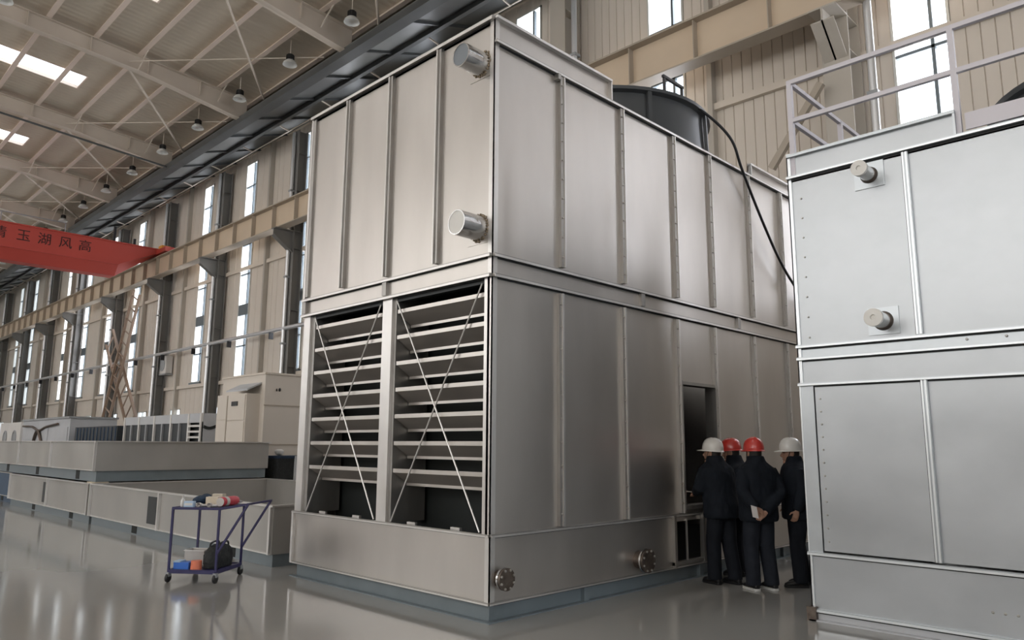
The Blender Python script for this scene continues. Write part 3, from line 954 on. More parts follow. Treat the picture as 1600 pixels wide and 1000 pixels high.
for (yc, zc, sl, r) in ((2.46, 4.30, .03, .068), (2.43, 2.84, 0, .075)):
    pl = MB().box(X2 - .012, X2, yc - .14, yc + .14, zc - .13, zc + .13).build('pipe_plate', M['flange2'], U)
    MB().lathe([(r, 0), (r, -.26), (r * .4, -.265)], (X2, yc, zc), 22, axis='x').build('stub_pipe', M['pipe'], pl, 40)
    MB().lathe([(r * 1.12, -.25), (r * 1.12, -.285), (r * .35, -.287), (r * .3, -.27)], (X2, yc, zc), 22, axis='x').build('pipe_cap', M['cap'], pl, 40)
    MB().lathe([(r * 1.25, 0), (r * 1.05, -.04)], (X2 - .01, yc, zc), 22, axis='x').build('weld_ring', M['flg'], pl, 40)
# railing
rl = empty('railing', (X2, Y2, 4.45)); rl.parent = U; rl.location = (0, 0, 4.45)
xs_ = X2 + .02
for y in (3.215, 1.655, .1, -1.45):
    MB().bar((xs_, y, 4.46), (xs_, y, 5.57), .05, .05).build('rail_post', M['rail'], rl)
for z in (5.55, 5.11):
    MB().bar((xs_, 3.236, z), (xs_, Y3, z), .046, .046).build('rail_bar', M['rail'], rl)
    MB().bar((xs_, 3.215, z), (X3 - .1, 3.215, z), .04, .045).build('rail_bar', M['rail'], rl)
for x in (8.9, 10.1, X3 - .1):
    MB().bar((x, 3.215, 4.46), (x, 3.215, 5.56), .05, .05).build('rail_post', M['rail'], rl)
MB().bar((xs_, 1.6, 4.60), (xs_, Y3, 4.60), .02, .16).build('toe_board', M['rail'], rl)
fs2 = MB().lathe([(1.42, 4.45), (1.40, 5.15), (1.46, 5.17), (1.46, 5.23), (1.37, 5.23), (1.36, 4.6)], (9.6, .35, 0), 48, cap=False).build('fan_stack', M['stack'], U, 30)

# ------------------------------------------------------------------ stacked basins at left
def basin(name, label, x0, x1, y0, y1, z0, hb, hp, divs, pm_, bm__, slots=()):
    r = empty(name, (x0, y0, z0), label, 'basin', 'steel basins stacked on the floor')
    b = MB()
    b.box(x0 + .04, x0 + .10, y0 + .04, y1 - .04, z0, z0 + hb); b.box(x1 - .10, x1 - .04, y0 + .04, y1 - .04, z0, z0 + hb)
    b.box(x0 + .10, x1 - .10, y0 + .04, y0 + .10, z0, z0 + hb); b.box(x0 + .10, x1 - .10, y1 - .1, y1 - .04, z0, z0 + hb)
    b.build('base_skid', bm__, r)
    for yy in divs[:-1]:
        MB().box(x0 + .034, x0 + .05, yy + 1.1, yy + 1.35, z0 + .02, z0 + hb - .01).build('fork_pocket', M['dark'], r)
    zb, zt = z0 + hb, z0 + hb + hp
    for a, c in zip(divs, divs[1:]):
        MB().box(x0, x0 + .02, a + .01, c - .01, zb, zt).build('side_panel', pm_, r)
        MB().box(x1 - .02, x1, a + .01, c - .01, zb, zt).build('side_panel', pm_, r)
    MB().box(x0, x1, y0, y0 + .02, zb, zt).build('end_panel', pm_, r)
    MB().box(x0, x1, y1 - .02, y1, zb, zt).build('end_panel', pm_, r)
    MB().box(x0 + .02, x1 - .02, y0 + .02, y1 - .02, zb, zb + .02).build('basin_floor', M['panelb'], r)
    for yy in divs:
        MB().box(x0 - .045, x0, yy - .025, yy + .025, zb, zt).build('stiffener', M['edge'], r)
    rim = MB()
    rim.box(x0 - .045, x0 + .03, y0 - .04, y1, zt, zt + .025); rim.box(x1 - .03, x1 + .045, y0 - .04, y1, zt, zt + .025)
    rim.box(x0 + .03, x1 - .03, y0 - .04, y0 + .03, zt, zt + .025); rim.box(x0 + .03, x1 - .03, y1 - .03, y1, zt, zt + .025)
    rim.build('rim', M['edge'], r)
    MB().box(x0 - .03, x0, y0, y1, zb, zb + .02).build('flange', M['edge'], r)
    for (ya, yb) in slots:
        MB().box(x0 - .006, x0, ya, yb, zb + .08, zt - .08).build('slot', M['inner'], r)
    return r
basin('steel_basin', 'low open galvanised basin on the floor behind the blue cart', 5.2, 9.1, 9.7, 17.42, 0, .17, .63, [9.74, 13.7, 17.38], M['panelb'], M['base'], ((13.85, 14.25),))
basin('steel_basin', 'low basin on the floor underneath the stacked upper basin', 5.2, 9.1, 17.5, 24.2, 0, .17, .63, [17.54, 20.6, 24.16], M['panelb'], M['base'], ((20.75, 21.0),))
basin('steel_basin', 'upper galvanised basin stacked on the lower basin', 5.2, 9.05, 17.31, 38.0, .852, .22, .60, [17.35, 20.6, 23.6, 27, 31, 34.5, 38], M['panelb'], M['base'])
basin('steel_basin', 'dark blue basin on the floor at the far left', 5.35, 9.1, 24.6, 40.0, 0, .17, .63, [24.6, 30, 35, 40], M['bluetarp'], M['bluetarp'])

o = MB().box(5.17, 5.5, 17.36, 17.66, .827, .85).build('packing_board', M['beigebox'])
tag(o, 'thin tan packing board between the lower and upper basins', 'board')
# ------------------------------------------------------------------ machines in the background row
# louvred coil unit
c = empty('coil_unit', (9.6, 22.6, 0), 'long grey coil unit with dark finned bays and louvred end', 'machine')
xa_, ya_, yb_ = 9.6, 22.6, 29.1
MB().box(xa_, xa_ + .95, ya_, yb_, 0, 1.2).build('plinth', M['grey'], c)
MB().box(xa_ - .02, xa_ + .95, ya_, yb_, 2.28, 2.56).build('top_hood', M['lgrey'], c)
n_ = 8
for i in range(n_ + 1):
    yy = ya_ + .9 + (yb_ - ya_ - .9) * i / n_
    MB().box(xa_ - .04, xa_ + .02, yy - .05, yy + .05, 1.2, 2.28 if i % 2 else 2.56).build('bay_post', M['white'] if i % 2 == 0 else M['grey'], c)
    if i < n_:
        y2 = ya_ + .9 + (yb_ - ya_ - .9) * (i + 1) / n_
        MB().box(xa_ + .02, xa_ + .1, yy + .05, y2 - .05, 1.2, 2.28).build('fin_bay', M['fins'], c)
MB().box(xa_ + .15, xa_ + .9, ya_ + .02, yb_, 1.2, 2.28).build('core', M['fins'], c)
for q in range(6):
    MB().box(xa_ - .04, xa_ + .1, ya_ + .05, ya_ + .85, 1.3 + .17 * q, 1.36 + .17 * q).build('louver_slat', M['white'], c)
MB().box(xa_ - .04, xa_ + .04, ya_ - .02, ya_ + .06, 1.2, 2.56).build('corner_post', M['white'], c)
MB().box(xa_, xa_ + .95, ya_ - .02, ya_, 1.2, 2.3).build('end_panel', M['lgrey'], c)
mb = MB()
for q in range(9):
    mb.bar((xa_ + .05 + .1 * q, ya_ - .035, 2.16 - .05 * sin(q * .9)), (xa_ + .15 + .1 * q, ya_ - .035, 2.16 - .05 * sin((q + 1) * .9)), .02, .09)
mb.build('hanging_strap', M['blackcloth'], c)
# dark coil block
c = empty('coil_block', (9.5, 29.6, 0), 'black finned coil block between the grey machines', 'machine')
MB().box(9.5, 10.5, 29.6, 34.6, 0, 1.1).build('plinth', M['grey'], c)
MB().box(9.5, 10.5, 29.6, 34.6, 1.1, 2.28).build('coil', M['fins'], c)
for q in range(12):
    MB().box(9.47, 9.5, 29.7 + q * .41, 29.74 + q * .41, 1.15, 2.24).build('fin', M['bluetarp'], c)
# grey unit with V strap
c = empty('grey_unit', (9.4, 35, 0), 'grey panelled machine housing with draped strap at far left', 'machine')
MB().box(9.4, 11.2, 35.0, 42.5, 0, 2.72).build('housing', M['lgrey'], c)
for a, b, z0, z1 in ((35.2, 37.9, 1.2, 2.3), (38.1, 40.0, 1.2, 2.3), (40.2, 42.3, 1.2, 1.75), (40.2, 42.3, 1.8, 2.3)):
    MB().box(9.37, 9.4, a, b, z0, z1).build('panel', M['lgrey'], c)
MB().box(9.33, 11.25, 34.95, 42.55, 2.66, 2.74).build('lid', M['grey'], c)
mb = MB().tube(spline([(9.33, 36.5, 2.45), (9.33, 38.2, 2.35), (9.33, 39.4, 2.2), (9.32, 40.6, 2.38), (9.33, 42.2, 2.42)]), .05, 6)
mb.tube(spline([(9.32, 38.2, 1.1), (9.31, 39.0, 1.9), (9.30, 39.4, 2.18), (9.31, 39.9, 1.9), (9.32, 40.2, 1.1)]), .07, 6)
mb.build('strap', M['flg'], c, 60)
c = empty('white_cabinet', (9.5, 43.4, 0), 'white cabinet beside the grey machine at the far left edge', 'cabinet')
MB().box(9.5, 11.0, 43.4, 47.6, 0, 2.65).build('body', M['white'], c)
for q in range(2):
    MB().lathe([(.42, 0), (.42, -.03), (.34, -.03), (.34, -.01)], (9.5, 44.5 + 1.9 * q, 1.85), 20, axis='x').build('port_ring', M['grey'], c, 30)
# cabin
c = empty('control_cabin', (9.6, 18.75, 0), 'beige control cabin with side door box behind the basins', 'cabin')
MB().box(9.6, 12.0, 18.75, 21.3, 0, 3.53).build('body', M['cabin'], c)
MB().box(9.57, 12.03, 18.72, 21.33, 3.50, 3.55).build('roof_trim', M['wallu'], c)
MB().box(9.58, 12.0, 18.735, 18.75, 2.66, 2.69).build('seam', M['girdf'], c)
MB().box(9.58, 12.0, 18.735, 18.75, 1.62, 1.65).build('seam', M['girdf'], c)
bx_ = MB().box(9.22, 9.6, 19.0, 20.75, 0, 2.98).build('side_box', M['cabin'], c)
MB().box(9.20, 9.22, 19.05, 20.05, 0.2, 2.25).build('door_leaf', M['cabin'], bx_)
MB().box(9.20, 9.22, 19.05, 20.05, 2.28, 2.95).build('door_leaf', M['cabin'], bx_)
MB().box(9.20, 9.22, 20.12, 20.70, .2, 2.28).build('door_leaf', M['cabin'], bx_)
MB().box(9.20, 9.22, 20.12, 20.70, 2.31, 2.95).build('door_leaf', M['cabin'], bx_)
MB().box(9.19, 9.205, 20.06, 20.11, .2, 2.95).build('door_gap', M['girdf'], bx_)
MB().box(9.18, 9.20, 19.45, 19.80, 2.66, 2.78).build('display_panel', M['black'], bx_)
MB().add([(9.2, 18.95, 3.05), (9.2, 20.2, 3.05), (9.6, 20.2, 3.25), (9.6, 18.95, 3.25), (9.2, 18.95, 3.09), (9.2, 20.2, 3.09), (9.6, 20.2, 3.29), (9.6, 18.95, 3.29)],
         [(0, 1, 2, 3), (4, 5, 6, 7), (0, 1, 5, 4), (1, 2, 6, 5), (2, 3, 7, 6), (3, 0, 4, 7)]).build('canopy', M['lgrey'], c)
MB().ball((10.02, 18.74, 3.10), (.035, .02, .05), 8, 6).ball((9.93, 18.74, 3.09), (.022, .02, .04), 8, 6).build('cable_gland', M['black'], c, 60)
# dark draped crate near the cabin
c = empty('tool_crate', (9.35, 17.6, 0), 'dark draped crate with straps between basin and tower', 'crate')
MB().box(9.3, 10.3, 17.3, 18.2, 0, 1.30).build('body', M['blackcloth'], c)
MB().box(9.28, 10.32, 17.28, 18.22, 1.3, 1.36).build('lid', M['navy'], c)
MB().box(9.75, 9.87, 17.26, 17.30, .3, 1.36).build('strap', M['lgrey'], c)
MB().tube(spline([(10.05, 17.26, 1.35), (10.2, 17.22, 1.2), (10.1, 17.24, 1.02), (9.98, 17.25, .92)]), .035, 6).build('strap', M['glove'], c, 60)
lb = MB().lathe([(.02, 0), (.09, .03), (.12, .09), (.11, .13), (.05, .16)], (9.6, 17.8, 1.362), 16).build('white_bowl', M['white'], None, 40)
tag(lb, 'small white bowl resting on the dark draped crate', 'bowl')
# crossing ladders
def ladder(label, a, b, wv, n):
    r = empty('ladder', a, label, 'ladder', 'crossed brown ladders by the wall')
    a, b, wv = Vector(a), Vector(b), Vector(wv)
    for s_ in (-1, 1):
        MB().bar(a + wv * s_, b + wv * s_, .13, .13).build('stile', M['ladder'], r)
    for i in range(n):
        p = a.lerp(b, (i + .5) / n)
        MB().bar(p - wv, p + wv, .06, .06).build('rung', M['ladder'], r)
ladder('tall brown ladder leaning right, crossing another by the wall', (15.35, 51.5, 0), (15.35, 46.6, 10.5), (0, .55, .22), 16)
ladder('shorter brown ladder leaning left, crossing the tall one', (15.6, 43.6, 0), (15.6, 51.6, 8.3), (0, .5, -.45), 13)
# wall air conditioner box
c = empty('air_conditioner', (16.3, 44.4, 5.5), 'white air conditioner box on the window wall', 'air conditioner')
MB().box(16.35, 16.7, 43.85, 44.9, 5.6, 6.6).build('body', M['white'], c)
MB().lathe([(.36, 0), (.36, -.03), (.30, -.03), (.1, -.02)], (16.35, 44.4, 6.1), 20, axis='x').build('fan_grille', M['grey'], c, 30)
MB().box(16.3, 16.75, 43.8, 44.95, 5.5, 5.58).build('shelf_bracket', M['grey'], c)

# ------------------------------------------------------------------ cart and what lies on it
A, B = Vector((3.79, 9.56, 0)), Vector((4.16, 9.09, 0))
ex = (B - A).normalized(); ey = Vector((-ex.y, ex.x, 0))
ang = math.atan2(ex.y, ex.x)
WX, WY = (B - A).length, .64
ct = empty('tool_cart', tuple(A), 'blue steel two-tier tool cart with slanted push handle', 'cart', rz=ang)
def cl(p): return A + ex * p[0] + ey * p[1] + Vector((0, 0, p[2]))
t_ = .024
mb = MB()
for (a, b) in (((0, 0), (WX, 0)), ((WX, 0), (WX, WY)), ((WX, WY), (0, WY)), ((0, WY), (0, 0))):
    mb.bar((*a, .13), (*b, .13), .035, .045)
mb.build('bottom_frame', M['cart'], ct, local=True)
MB().box(.01, WX - .01, .01, WY - .01, .125, .14).build('bottom_tray', M['cart'], ct, local=True)
for (x, y) in ((0, 0), (WX, 0), (WX, WY), (0, WY)):
    MB().bar((x, y, .13), (x, y, .87), t_, t_).build('post', M['cart'], ct, local=True)
    cs = MB().box(x - .02, x + .02, y - .03, y + .03, .07, .12).build('caster_fork', M['grey'], ct, local=True)
    MB().lathe([(.02, -.016), (.05, -.016), (.055, -.008), (.055, .008), (.05, .016), (.02, .016)], (x, y, .055), 18, axis='x').build('caster_wheel', M['black'], cs, 40, local=True)
mb = MB()
for (a, b) in (((0, 0), (WX, 0)), ((WX, 0), (WX, WY)), ((WX, WY), (0, WY)), ((0, WY), (0, 0))):
    mb.bar((*a, .87), (*b, .87), .035, .03)
mb.build('top_frame', M['cart'], ct, local=True)
MB().box(.01, WX - .01, .01, WY - .01, .868, .880).build('top_tray', M['cart'], ct, local=True)
hd = MB()
for y in (0, WY):
    hd.bar((WX, y, .34), (WX + .36, y, .93), t_, t_)
    hd.bar((WX, y, .87), (WX + .36, y, .93), .022, .022)
hd.bar((WX + .36, -.01, .93), (WX + .36, WY + .01, .93), t_, t_)
hd.build('push_handle', M['cart'], ct, local=True)
def cthing(name, label, cat, p, rz=0, group=None):
    return empty(name, tuple(cl(p)), label, cat, group, rz=ang + rz)
ZT, ZB = .881, .141
# top tier
o = cthing('cloth_bundle', 'dark navy cloth bundle on top of the cart', 'cloth', (.13, .45, ZT))
bu = MB().ball((0, 0, .06), (.12, .085, .058)).ball((.05, -.03, .075), (.085, .07, .05)).ball((-.07, .02, .05), (.07, .08, .048)).ball((.02, .05, .09), (.07, .05, .045))
bu.build('bundle', M['navy'], o, 60, local=True)
o = cthing('carton', 'small beige carton standing on the cart top', 'box', (.29, .56, ZT), .0)
MB().box(-.07, .07, -.05, .05, 0, .13).build('body', M['beigebox'], o, local=True, bevel=.004)
MB().box(-.072, .072, -.012, .012, .128, .132).build('tape', M['tray'], o, local=True)
o = cthing('carton', 'wider tan carton in front on the cart top', 'box', (.36, .32, ZT), -.15)
MB().box(-.09, .09, -.06, .06, 0, .11).build('body', M['beigebox'], o, local=True, bevel=.004)
MB().box(-.092, .092, -.012, .012, .108, .112).build('tape', M['tray'], o, local=True)
o = cthing('carton', 'pale blue small box at the cart top edge', 'box', (.17, .07, ZT), .05)
MB().box(-.06, .06, -.035, .035, 0, .07).build('body', M['paleblue'], o, local=True, bevel=.004)
MB().box(-.05, .05, -.036, -.035, .02, .05).build('box_label', M['white'], o, local=True)
def glove(label, p, rz):
    o = cthing('work_glove', label, 'glove', p, rz, 'white work gloves on the cart')
    g = MB().ball((0, 0, .018), (.05, .042, .017))
    for q in range(4):
        g.tube([(.035, -.03 + .02 * q, .018), (.075, -.036 + .024 * q, .02), (.10 - .008 * abs(q - 1), -.042 + .028 * q, .012)], [.011, .0105, .008], 8)
    g.tube([(-.01, -.035, .018), (.02, -.062, .016), (.04, -.07, .012)], [.012, .011, .008], 8)
    g.build('hand_part', M['glove'], o, 60, local=True)
    MB().lathe([(.024, -.03), (.027, -.075), (.023, -.075), (.02, -.03)], (0, 0, .029), 14, axis='x').build('cuff', M['tray'], o, 50, local=True)
glove('white work glove by the pale blue box', (.29, .12, ZT), 1.57)
glove('white work glove at the middle of the cart top', (.13, .25, ZT), .2)
glove('white work glove hanging near the handle side', (.43, .12, ZT), 1.57)
o = cthing('bottle', 'small white bottle at the left end of the cart top', 'bottle', (.05, .12, ZT))
MB().lathe([(.0, 0), (.025, 0), (.028, .01), (.026, .07), (.012, .095), (.012, .11)], n=16).build('body', M['white'], o, 40, local=True)
MB().lathe([(.014, .105), (.014, .13), (.008, .133)], n=12).build('bottle_cap', M['tray'], o, 40, local=True)
o = cthing('power_drill', 'black power tool lying on the cart top', 'power tool', (.49, .50, ZT + .002), .1)
MB().tube([(-.11, 0, .035), (-.02, 0, .04), (.07, 0, .04), (.10, 0, .038)], [.026, .034, .03, .018], 14).build('motor_body', M['black'], o, 40, local=True)
MB().bar((-.03, 0, .03), (-.05, .12, .025), .045, .04).build('grip', M['black'], o, local=True)
MB().lathe([(.018, .10), (.014, .13), (.006, .145)], (0, 0, .038), 12, axis='x').build('chuck', M['grey'], o, 40, local=True)
o = cthing('red_roll', 'red fabric roll with pale end beside the handle', 'roll', (.565, .28, ZT + .062), 1.45)
MB().lathe([(.02, -.17), (.05, -.17), (.056, -.15), (.058, .1), (.05, .16), (.03, .18)], (0, 0, 0), 20, axis='x').build('body', M['redcloth'], o, 50, local=True)
MB().lathe([(.052, -.171), (.052, -.18), (.02, -.182)], (0, 0, 0), 20, axis='x').build('end_cap', M['tray'], o, 40, local=True)
MB().lathe([(.0585, -.11), (.0595, -.1), (.0595, -.06), (.0585, -.05)], (0, 0, 0), 20, axis='x').build('band', M['tray'], o, 40, local=True)
# bottom tier
o = cthing('parts_bin', 'translucent grey parts bin on the cart bottom', 'bin', (.15, .40, ZB), 0)
b_ = MB()
b_.box(-.13, .13, -.1, .1, 0, .008); b_.box(-.13, -.122, -.1, .1, 0, .19); b_.box(.122, .13, -.1, .1, 0, .19); b_.box(-.13, .13, -.1, -.092, 0, .19); b_.box(-.13, .13, .092, .1, 0, .19)
b_.build('body', M['tray'], o, local=True)
rm = MB().box(-.14, .14, -.11, -.098, .185, .198).box(-.14, .14, .098, .11, .185, .198).box(-.14, -.128, -.11, .11, .185, .198).box(.128, .14, -.11, .11, .185, .198)
rm.build('rim', M['white'], o, local=True)
o = cthing('blue_box', 'bright blue plastic box at the cart bottom corner', 'box', (.12, .12, ZB), .05)
MB().box(-.095, .095, -.07, .07, 0, .085).build('body', M['blue'], o, local=True, bevel=.006)
MB().box(-.099, -.01, -.074, .074, .085, .10).build('lid', M['paleblue'], o, local=True, bevel=.003)
o = cthing('tape_roll', 'salmon orange tape rolls beside the blue box', 'roll', (.295, .10, ZB))
MB().lathe([(.03, 0), (.065, 0), (.065, .05), (.03, .05)], n=24).build('roll', M['salmon'], o, 40, local=True)
MB().lathe([(.03, .051), (.063, .051), (.063, .105), (.03, .105)], n=24).build('roll', M['salmon'], o, 40, local=True)
o = cthing('tool_bag', 'bulging black tool bag on the cart bottom', 'bag', (.45, .34, ZB + .012))
bg_ = MB()
prof = [(.0, 1), (.06, 1.06), (.12, 1.02), (.19, .9), (.24, .66), (.265, .3)]
rs = []
for z, s_ in prof:
    rs.append([(.11 * s_ * math.copysign(abs(cos(a)) ** .6, cos(a)) + .012 * sin(5 * a + z * 20), .23 * s_ * math.copysign(abs(sin(a)) ** .6, sin(a)), z) for a in [2 * pi * j / 24 for j in range(24)]])
bg_.rings(rs)
bg_.build('body', M['blackcloth'], o, 60, local=True)
for x in (-.06, .06):
    MB().tube(spline([(x, -.12, .2), (x, -.09, .28), (x, .09, .285), (x, .12, .2)]), .012, 8).build('handle', M['black'], o, 60, local=True)
MB().box(-.13, -.11, -.14, .10, .03, .15).build('pocket', M['blackcloth'], o, local=True, bevel=.01)

# ------------------------------------------------------------------ people
def remesh(mb, name, vox, mtl, parent, smooth_it=4):
    me = mb.mesh(name)
    o = bpy.data.objects.new('tmp', me)
    COL.objects.link(o)
    r = o.modifiers.new('r', 'REMESH'); r.mode = 'VOXEL'; r.voxel_size = vox
    s_ = o.modifiers.new('s', 'SMOOTH'); s_.factor = .5; s_.iterations = smooth_it
    dg = bpy.context.evaluated_depsgraph_get()
    me2 = bpy.data.meshes.new_from_object(o.evaluated_get(dg))
    bpy.data.objects.remove(o)
    me2.shade_smooth()
    me2.name = name
    return obj(name, me2, mtl, parent)
def ell(cx, cy, z, a, b, n=20, e=.85):
    return [(cx + a * math.copysign(abs(cos(t)) ** e, cos(t)), cy + b * math.copysign(abs(sin(t)) ** e, sin(t)), z) for t in [2 * pi * j / n for j in range(n)]]
def hand(mb, wrist, d, palm_n, thumb_side, curl=.5):
    wrist, d, pn = Vector(wrist), Vector(d).normalized(), Vector(palm_n).normalized()
    pn = (pn - d * pn.dot(d)).normalized()
    s_ = d.cross(pn) * thumb_side
    mb.rings([[wrist + d * l + s_ * (w_ * cos(t)) + pn * (.013 * sin(t)) for t in [2 * pi * j / 10 for j in range(10)]] for l, w_ in ((-.03, .026), (.0, .028), (.04, .040), (.085, .041), (.095, .036))])
    for i, (off, ln) in enumerate(((.030, .070), (.010, .080), (-.010, .074), (-.029, .058))):
        p0 = wrist + d * .082 + s_ * off
        c1 = curl * .6
        d1 = d * cos(c1) + pn * sin(c1)
        p1 = p0 + d1 * ln * .5
        c2 = curl * 1.6
        d2 = d * cos(c2) + pn * sin(c2)
        p2 = p1 + d2 * ln * .32
        d3 = d * cos(curl * 2.3) + pn * sin(curl * 2.3)
        p3 = p2 + d3 * ln * .25
        mb.tube([p0 - d * .02, p0, p1, p2, p3], [.0095, .0095, .0088, .0082, .0065], 8)
    p0 = wrist + d * .02 + s_ * .028
    p1 = p0 + (d * .6 + s_ * .7 + pn * .2).normalized() * .042
    p2 = p1 + (d * .85 + s_ * .25 + pn * .35).normalized() * .034
    mb.tube([p0 - s_ * .015, p0, p1, p2], [.012, .012, .0105, .008], 8)
def person(label, loc, face, hel, arms, scale=1.0, lean=0.0, trous='trouser', head_yaw=0.0, head_pitch=0.0, stride=.0, soles=False):
    P = empty('person', loc, label, 'person', 'people in hard hats by the tower door', rz=face - pi / 2)
    P.scale = (scale, scale, scale)
    def LN(v):   # lean the upper body forward about the hips
        v = Vector(v)
        if v.z > .92:
            h = v.z - .92
            v = Vector((v.x, v.y + sin(lean) * h, .92 + h * cos(lean)))
        return v
    sh = .192
    if arms == 'down':
        el = [LN((s_ * .255, -.02, 1.13)) for s_ in (-1, 1)]; wr = [LN((s_ * .25, .06, .90)) for s_ in (-1, 1)]
    elif arms == 'behind':
        el = [LN((-.275, -.11, 1.12)), LN((.265, -.10, 1.12))]; wr = [Vector((-.20, -.235, .95)), Vector((-.06, -.23, .90))]
    else:
        el = [LN((s_ * .27, .06, 1.14)) for s_ in (-1, 1)]; wr = [LN((s_ * .13, .27, 1.08)) for s_ in (-1, 1)]
    shd = [LN((s_ * sh, -.005, 1.375)) for s_ in (-1, 1)]
    hip = [Vector((s_ * .085, 0, .90)) for s_ in (-1, 1)]
    kn = [Vector((-.10, .02 + stride * .5, .49)), Vector((.10, .02 - stride * .5, .49))]
    an = [Vector((-.11, -.02 + stride, .09)), Vector((.11, -.02 - stride, .09))]
    # ---- head transform
    hc = LN((0, .025, 1.57))
    R_ = Matrix.Rotation(head_yaw, 3, 'Z') @ Matrix.Rotation(-head_pitch - lean * .6, 3, 'X')
    def HT(v): return hc + R_ @ Vector(v)
    body = MB()
    rs = []
    for i in range(15):
        t = -pi / 2 + pi * (i + .1) / 14.2
        z = .122 * sin(t)
        rx, ry = .078 * cos(t) ** .8, .098 * cos(t) ** .8
        cy = 0
        if z < 0:
            q = -z / .122
            rx *= 1 - .22 * q; ry *= 1 - .25 * q; cy = .018 * q
        rs.append([HT((rx * cos(a), cy + ry * sin(a), z)) for a in [2 * pi * j / 20 for j in range(20)]])
    body.rings(rs)
    body.tube([HT((0, .085, .02)), HT((0, .112, -.028)), HT((0, .095, -.04))], [.010, .017, .012], 8)     # nose
    body.tube([HT((-.028, .082, -.066)), HT((0, .094, -.065)), HT((.028, .082, -.066))], [.008, .010, .008], 8)   # lips
    body.tube([HT((-.05, .078, .035)), HT((0, .094, .036)), HT((.05, .078, .035))], [.011, .012, .011], 8)  # brow
    body.ball(HT((0, .078, -.103)), (.026, .022, .018), 10, 6)                                     # chin
    for s_ in (-1, 1):
        body.tube([HT((s_ * .076, -.005, -.045)), HT((s_ * .084, -.012, -.005)), HT((s_ * .084, -.012, .025))], [.010, .017, .013], 8, flat=.6)
    body.tube([LN((0, -.02, 1.36)), LN((0, -.015, 1.46)), HT((0, -.02, -.06))], [.075, .062, .058], 14)
    body.rings([[LN(p) for p in ell(0, 0, z, a, b)] for z, a, b in ((.80, .13, .09), (.92, .155, .105), (1.05, .135, .09), (1.22, .16, .105), (1.36, .175, .095), (1.43, .12, .07))])
    for i in (0, 1):
        body.tube([shd[i], (shd[i] + el[i]) / 2, el[i], (el[i] + wr[i]) / 2, wr[i]], [.052, .047, .040, .036, .027], 12)
        body.tube([hip[i], (hip[i] + kn[i]) / 2, kn[i], kn[i].lerp(an[i], .4), an[i], an[i] - Vector((0, 0, .05))], [.085, .072, .055, .052, .036, .036], 12)
        body.tube([an[i] + Vector((0, -.05, -.05)), an[i] + Vector((0, .05, -.05)), an[i] + Vector((0, .17, -.065))], [.03, .035, .02], 10)
        s_ = -1 if i == 0 else 1
        if arms == 'behind':
            hand(body, wr[i], (.9 * (1 if i == 0 else -1), -.12, -.45), (0, .5, -.4), -1 if i == 0 else -1, .75)
        elif arms == 'down':
            hand(body, wr[i], wr[i] - el[i], (-s_, .15, 0), s_, .55)
        else:
            hand(body, wr[i], (-s_ * .4, 1, -.1), (-s_ * .5, 0, -1), -s_, .6)
    remesh(body, 'body', .0065, M['skin'], P, 2)
    for s_ in (-1, 1):
        MB().ball(HT((s_ * .031, .082, .012)), (.011, .008, .007), 8, 6).build('eye', M['hair'], P, 60, local=True)
    # ---- hair under the helmet
    hr = MB()
    rs = []
    for z, q in ((-.052, .97), (-.02, 1.03), (.02, 1.05), (.06, 1.05), (.08, 1.0)):
        ring = []
        for j in range(20):
            a = pi + .15 + (pi - .3) * j / 19
            ring.append(HT((.078 * q * cos(a) * 1.02, .098 * q * sin(a) * 1.02 - .004, z)))
        rs.append(ring)
    nn = 20
    vs = [p for r in rs for p in r]
    fs = [(i * nn + j, i * nn + j + 1, (i + 1) * nn + j + 1, (i + 1) * nn + j) for i in range(len(rs) - 1) for j in range(nn - 1)]
    hr.add(vs, fs)
    ho = hr.build('hair', M['hair'], P, 60, local=True)
    sd = ho.modifiers.new('solid', 'SOLIDIFY'); sd.thickness = .006
    # ---- hard hat
    hl = MB()
    prof = [(.99, .0), (1.0, .012), (.99, .045), (.93, .085), (.80, .122), (.58, .150), (.30, .165), (.05, .169)]
    rs = []
    for s_, z in prof:
        rs.append([HT((.116 * s_ * cos(a), .136 * s_ * sin(a) - .005, .035 + z * .95 + (.006 if abs(cos(a)) < .28 else 0) * (1 if .04 < z else 0))) for a in [2 * pi * j / 36 for j in range(36)]])
    hl.rings(rs)
    ho = hl.build('helmet', M[hel], P, 50, local=True)
    br = MB()
    o_, i_, o2 = [], [], []
    for j in range(36):
        a = 2 * pi * j / 36
        ext = .012 + .055 * max(0, sin(a)) ** 2
        i_.append(HT((.114 * cos(a), .134 * sin(a) - .005, .044)))
        o_.append(HT(((.116 + ext * .6) * cos(a), (.136 + ext) * sin(a) - .005, .034 - .10 * ext)))
        o2.append(HT(((.116 + ext * .6) * cos(a), (.136 + ext) * sin(a) - .005, .028 - .10 * ext)))
    in2 = [HT((.112 * cos(2 * pi * j / 36), .132 * sin(2 * pi * j / 36) - .005, .030)) for j in range(36)]
    br.rings([i_, o_, o2, in2], cap=False)
    br.build('helmet_brim', M[hel], ho, 50, local=True)
    for s_ in (-1, 1):
        MB().tube([HT((s_ * .085, .02, .035)), HT((s_ * .07, .05, -.06)), HT((s_ * .02, .075, -.118))], .004, 6).build('chin_strap', M['hair'], ho, 60, local=True)
    # ---- jacket
    jk = MB()
    jk.rings([[LN(p) for p in ell(0, cy, z, a * (1.12 if z < 1.42 else 1.06), b * 1.14)] for z, cy, a, b in ((.78, -.005, .20, .15), (.82, -.005, .215, .16), (.95, -.005, .21, .155), (1.08, 0, .21, .148), (1.24, 0, .225, .15), (1.33, -.005, .228, .142), (1.40, -.005, .205, .125), (1.445, -.008, .15, .105), (1.48, -.01, .105, .092), (1.545, -.002, .084, .088))])
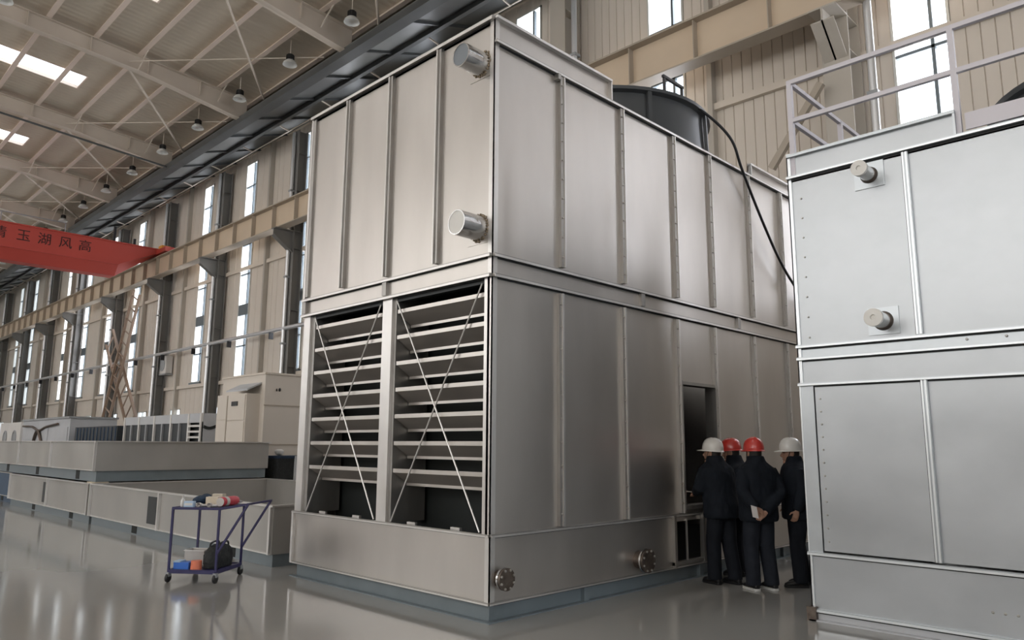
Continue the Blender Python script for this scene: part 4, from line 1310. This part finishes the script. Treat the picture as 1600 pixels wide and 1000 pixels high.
    for i in (0, 1):
        d = (wr[i] - el[i]).normalized()
        jk.tube([shd[i] + Vector((0, 0, .0)), shd[i].lerp(el[i], .5), el[i], el[i].lerp(wr[i], .5), wr[i] + d * .0], [.080, .082, .076, .070, .058], 14)
    remesh(jk, 'jacket', .011, M['jacket'], P, 12)
    # ---- trousers
    tr = MB()
    tr.rings([ell(0, 0, z, a, b) for z, a, b in ((.76, .155, .105), (.83, .17, .118), (.92, .172, .12), (1.0, .16, .11))])
    for i in (0, 1):
        tr.tube([hip[i], hip[i].lerp(kn[i], .5), kn[i], kn[i].lerp(an[i], .5), an[i] + Vector((0, 0, .03)), an[i] - Vector((0, 0, .035))], [.112, .104, .092, .088, .086, .088], 16)
    remesh(tr, 'trousers', .011, M[trous], P, 4)
    # ---- shoes
    for i in (0, 1):
        c = an[i]
        so = MB()
        so.rings([[(c.x + w_ * cos(t), c.y + y_ , .012 + h_ * (1 + sin(t)) / 2) for t in [2 * pi * j / 12 for j in range(12)]] for y_, w_, h_ in ((-.085, .022, .05), (-.075, .036, .085), (-.03, .041, .10), (.03, .043, .09), (.09, .050, .07), (.15, .047, .055), (.185, .026, .035))])
        sh_ = so.build('shoe', M['shoe'], P, 60, local=True)
        sl = MB()
        out = [(-.09, .02), (-.08, .04), (-.03, .044), (.09, .054), (.15, .05), (.19, .026)]
        poly = [(c.x + w_, c.y + y_) for y_, w_ in out] + [(c.x - w_, c.y + y_) for y_, w_ in reversed(out)]
        sl.prism(poly, 'z', 0, .026)
        sl.build('sole', M['sole'] if soles else M['shoe'], sh_, local=True)
    return P, wr
VIEW = HD            # heading of the camera
person('person in white hard hat and dark jacket leaning toward the tower doorway', (8.62, 4.86, 0), radians(75), 'helwhite', 'front', 1.0, .14, head_yaw=.45, head_pitch=-.15, stride=.06)
person('mostly hidden person in red hard hat between two others', (9.36, 5.0, 0), radians(100), 'helred', 'down', 1.0, .10, head_yaw=.2, stride=.05)
p2, wr2 = person('person in red hard hat with hands clasped behind the back', (8.60, 4.36, 0), radians(62), 'helred', 'behind', 1.0, 0.02, trous='trouser2', stride=.02, soles=True)
person('person in white hard hat in profile, half hidden by right tower', (9.16, 4.135, 0), radians(128), 'helwhite', 'down', 1.0, .03, stride=.05)
pp = empty('folded_paper', (8.60, 4.36, 0), 'folded white paper held behind the back of the red-helmeted person', 'paper', rz=radians(62) - pi / 2)
q = MB()
q.add([(-.30, -.292, .99), (-.23, -.30, .97), (-.22, -.315, .84), (-.29, -.305, .86), (-.30, -.288, .99), (-.23, -.296, .97), (-.22, -.311, .84), (-.29, -.301, .86)],
      [(0, 1, 2, 3), (7, 6, 5, 4), (0, 4, 5, 1), (1, 5, 6, 2), (2, 6, 7, 3), (3, 7, 4, 0)])
q.build('sheet', M['paper'], pp, local=True)
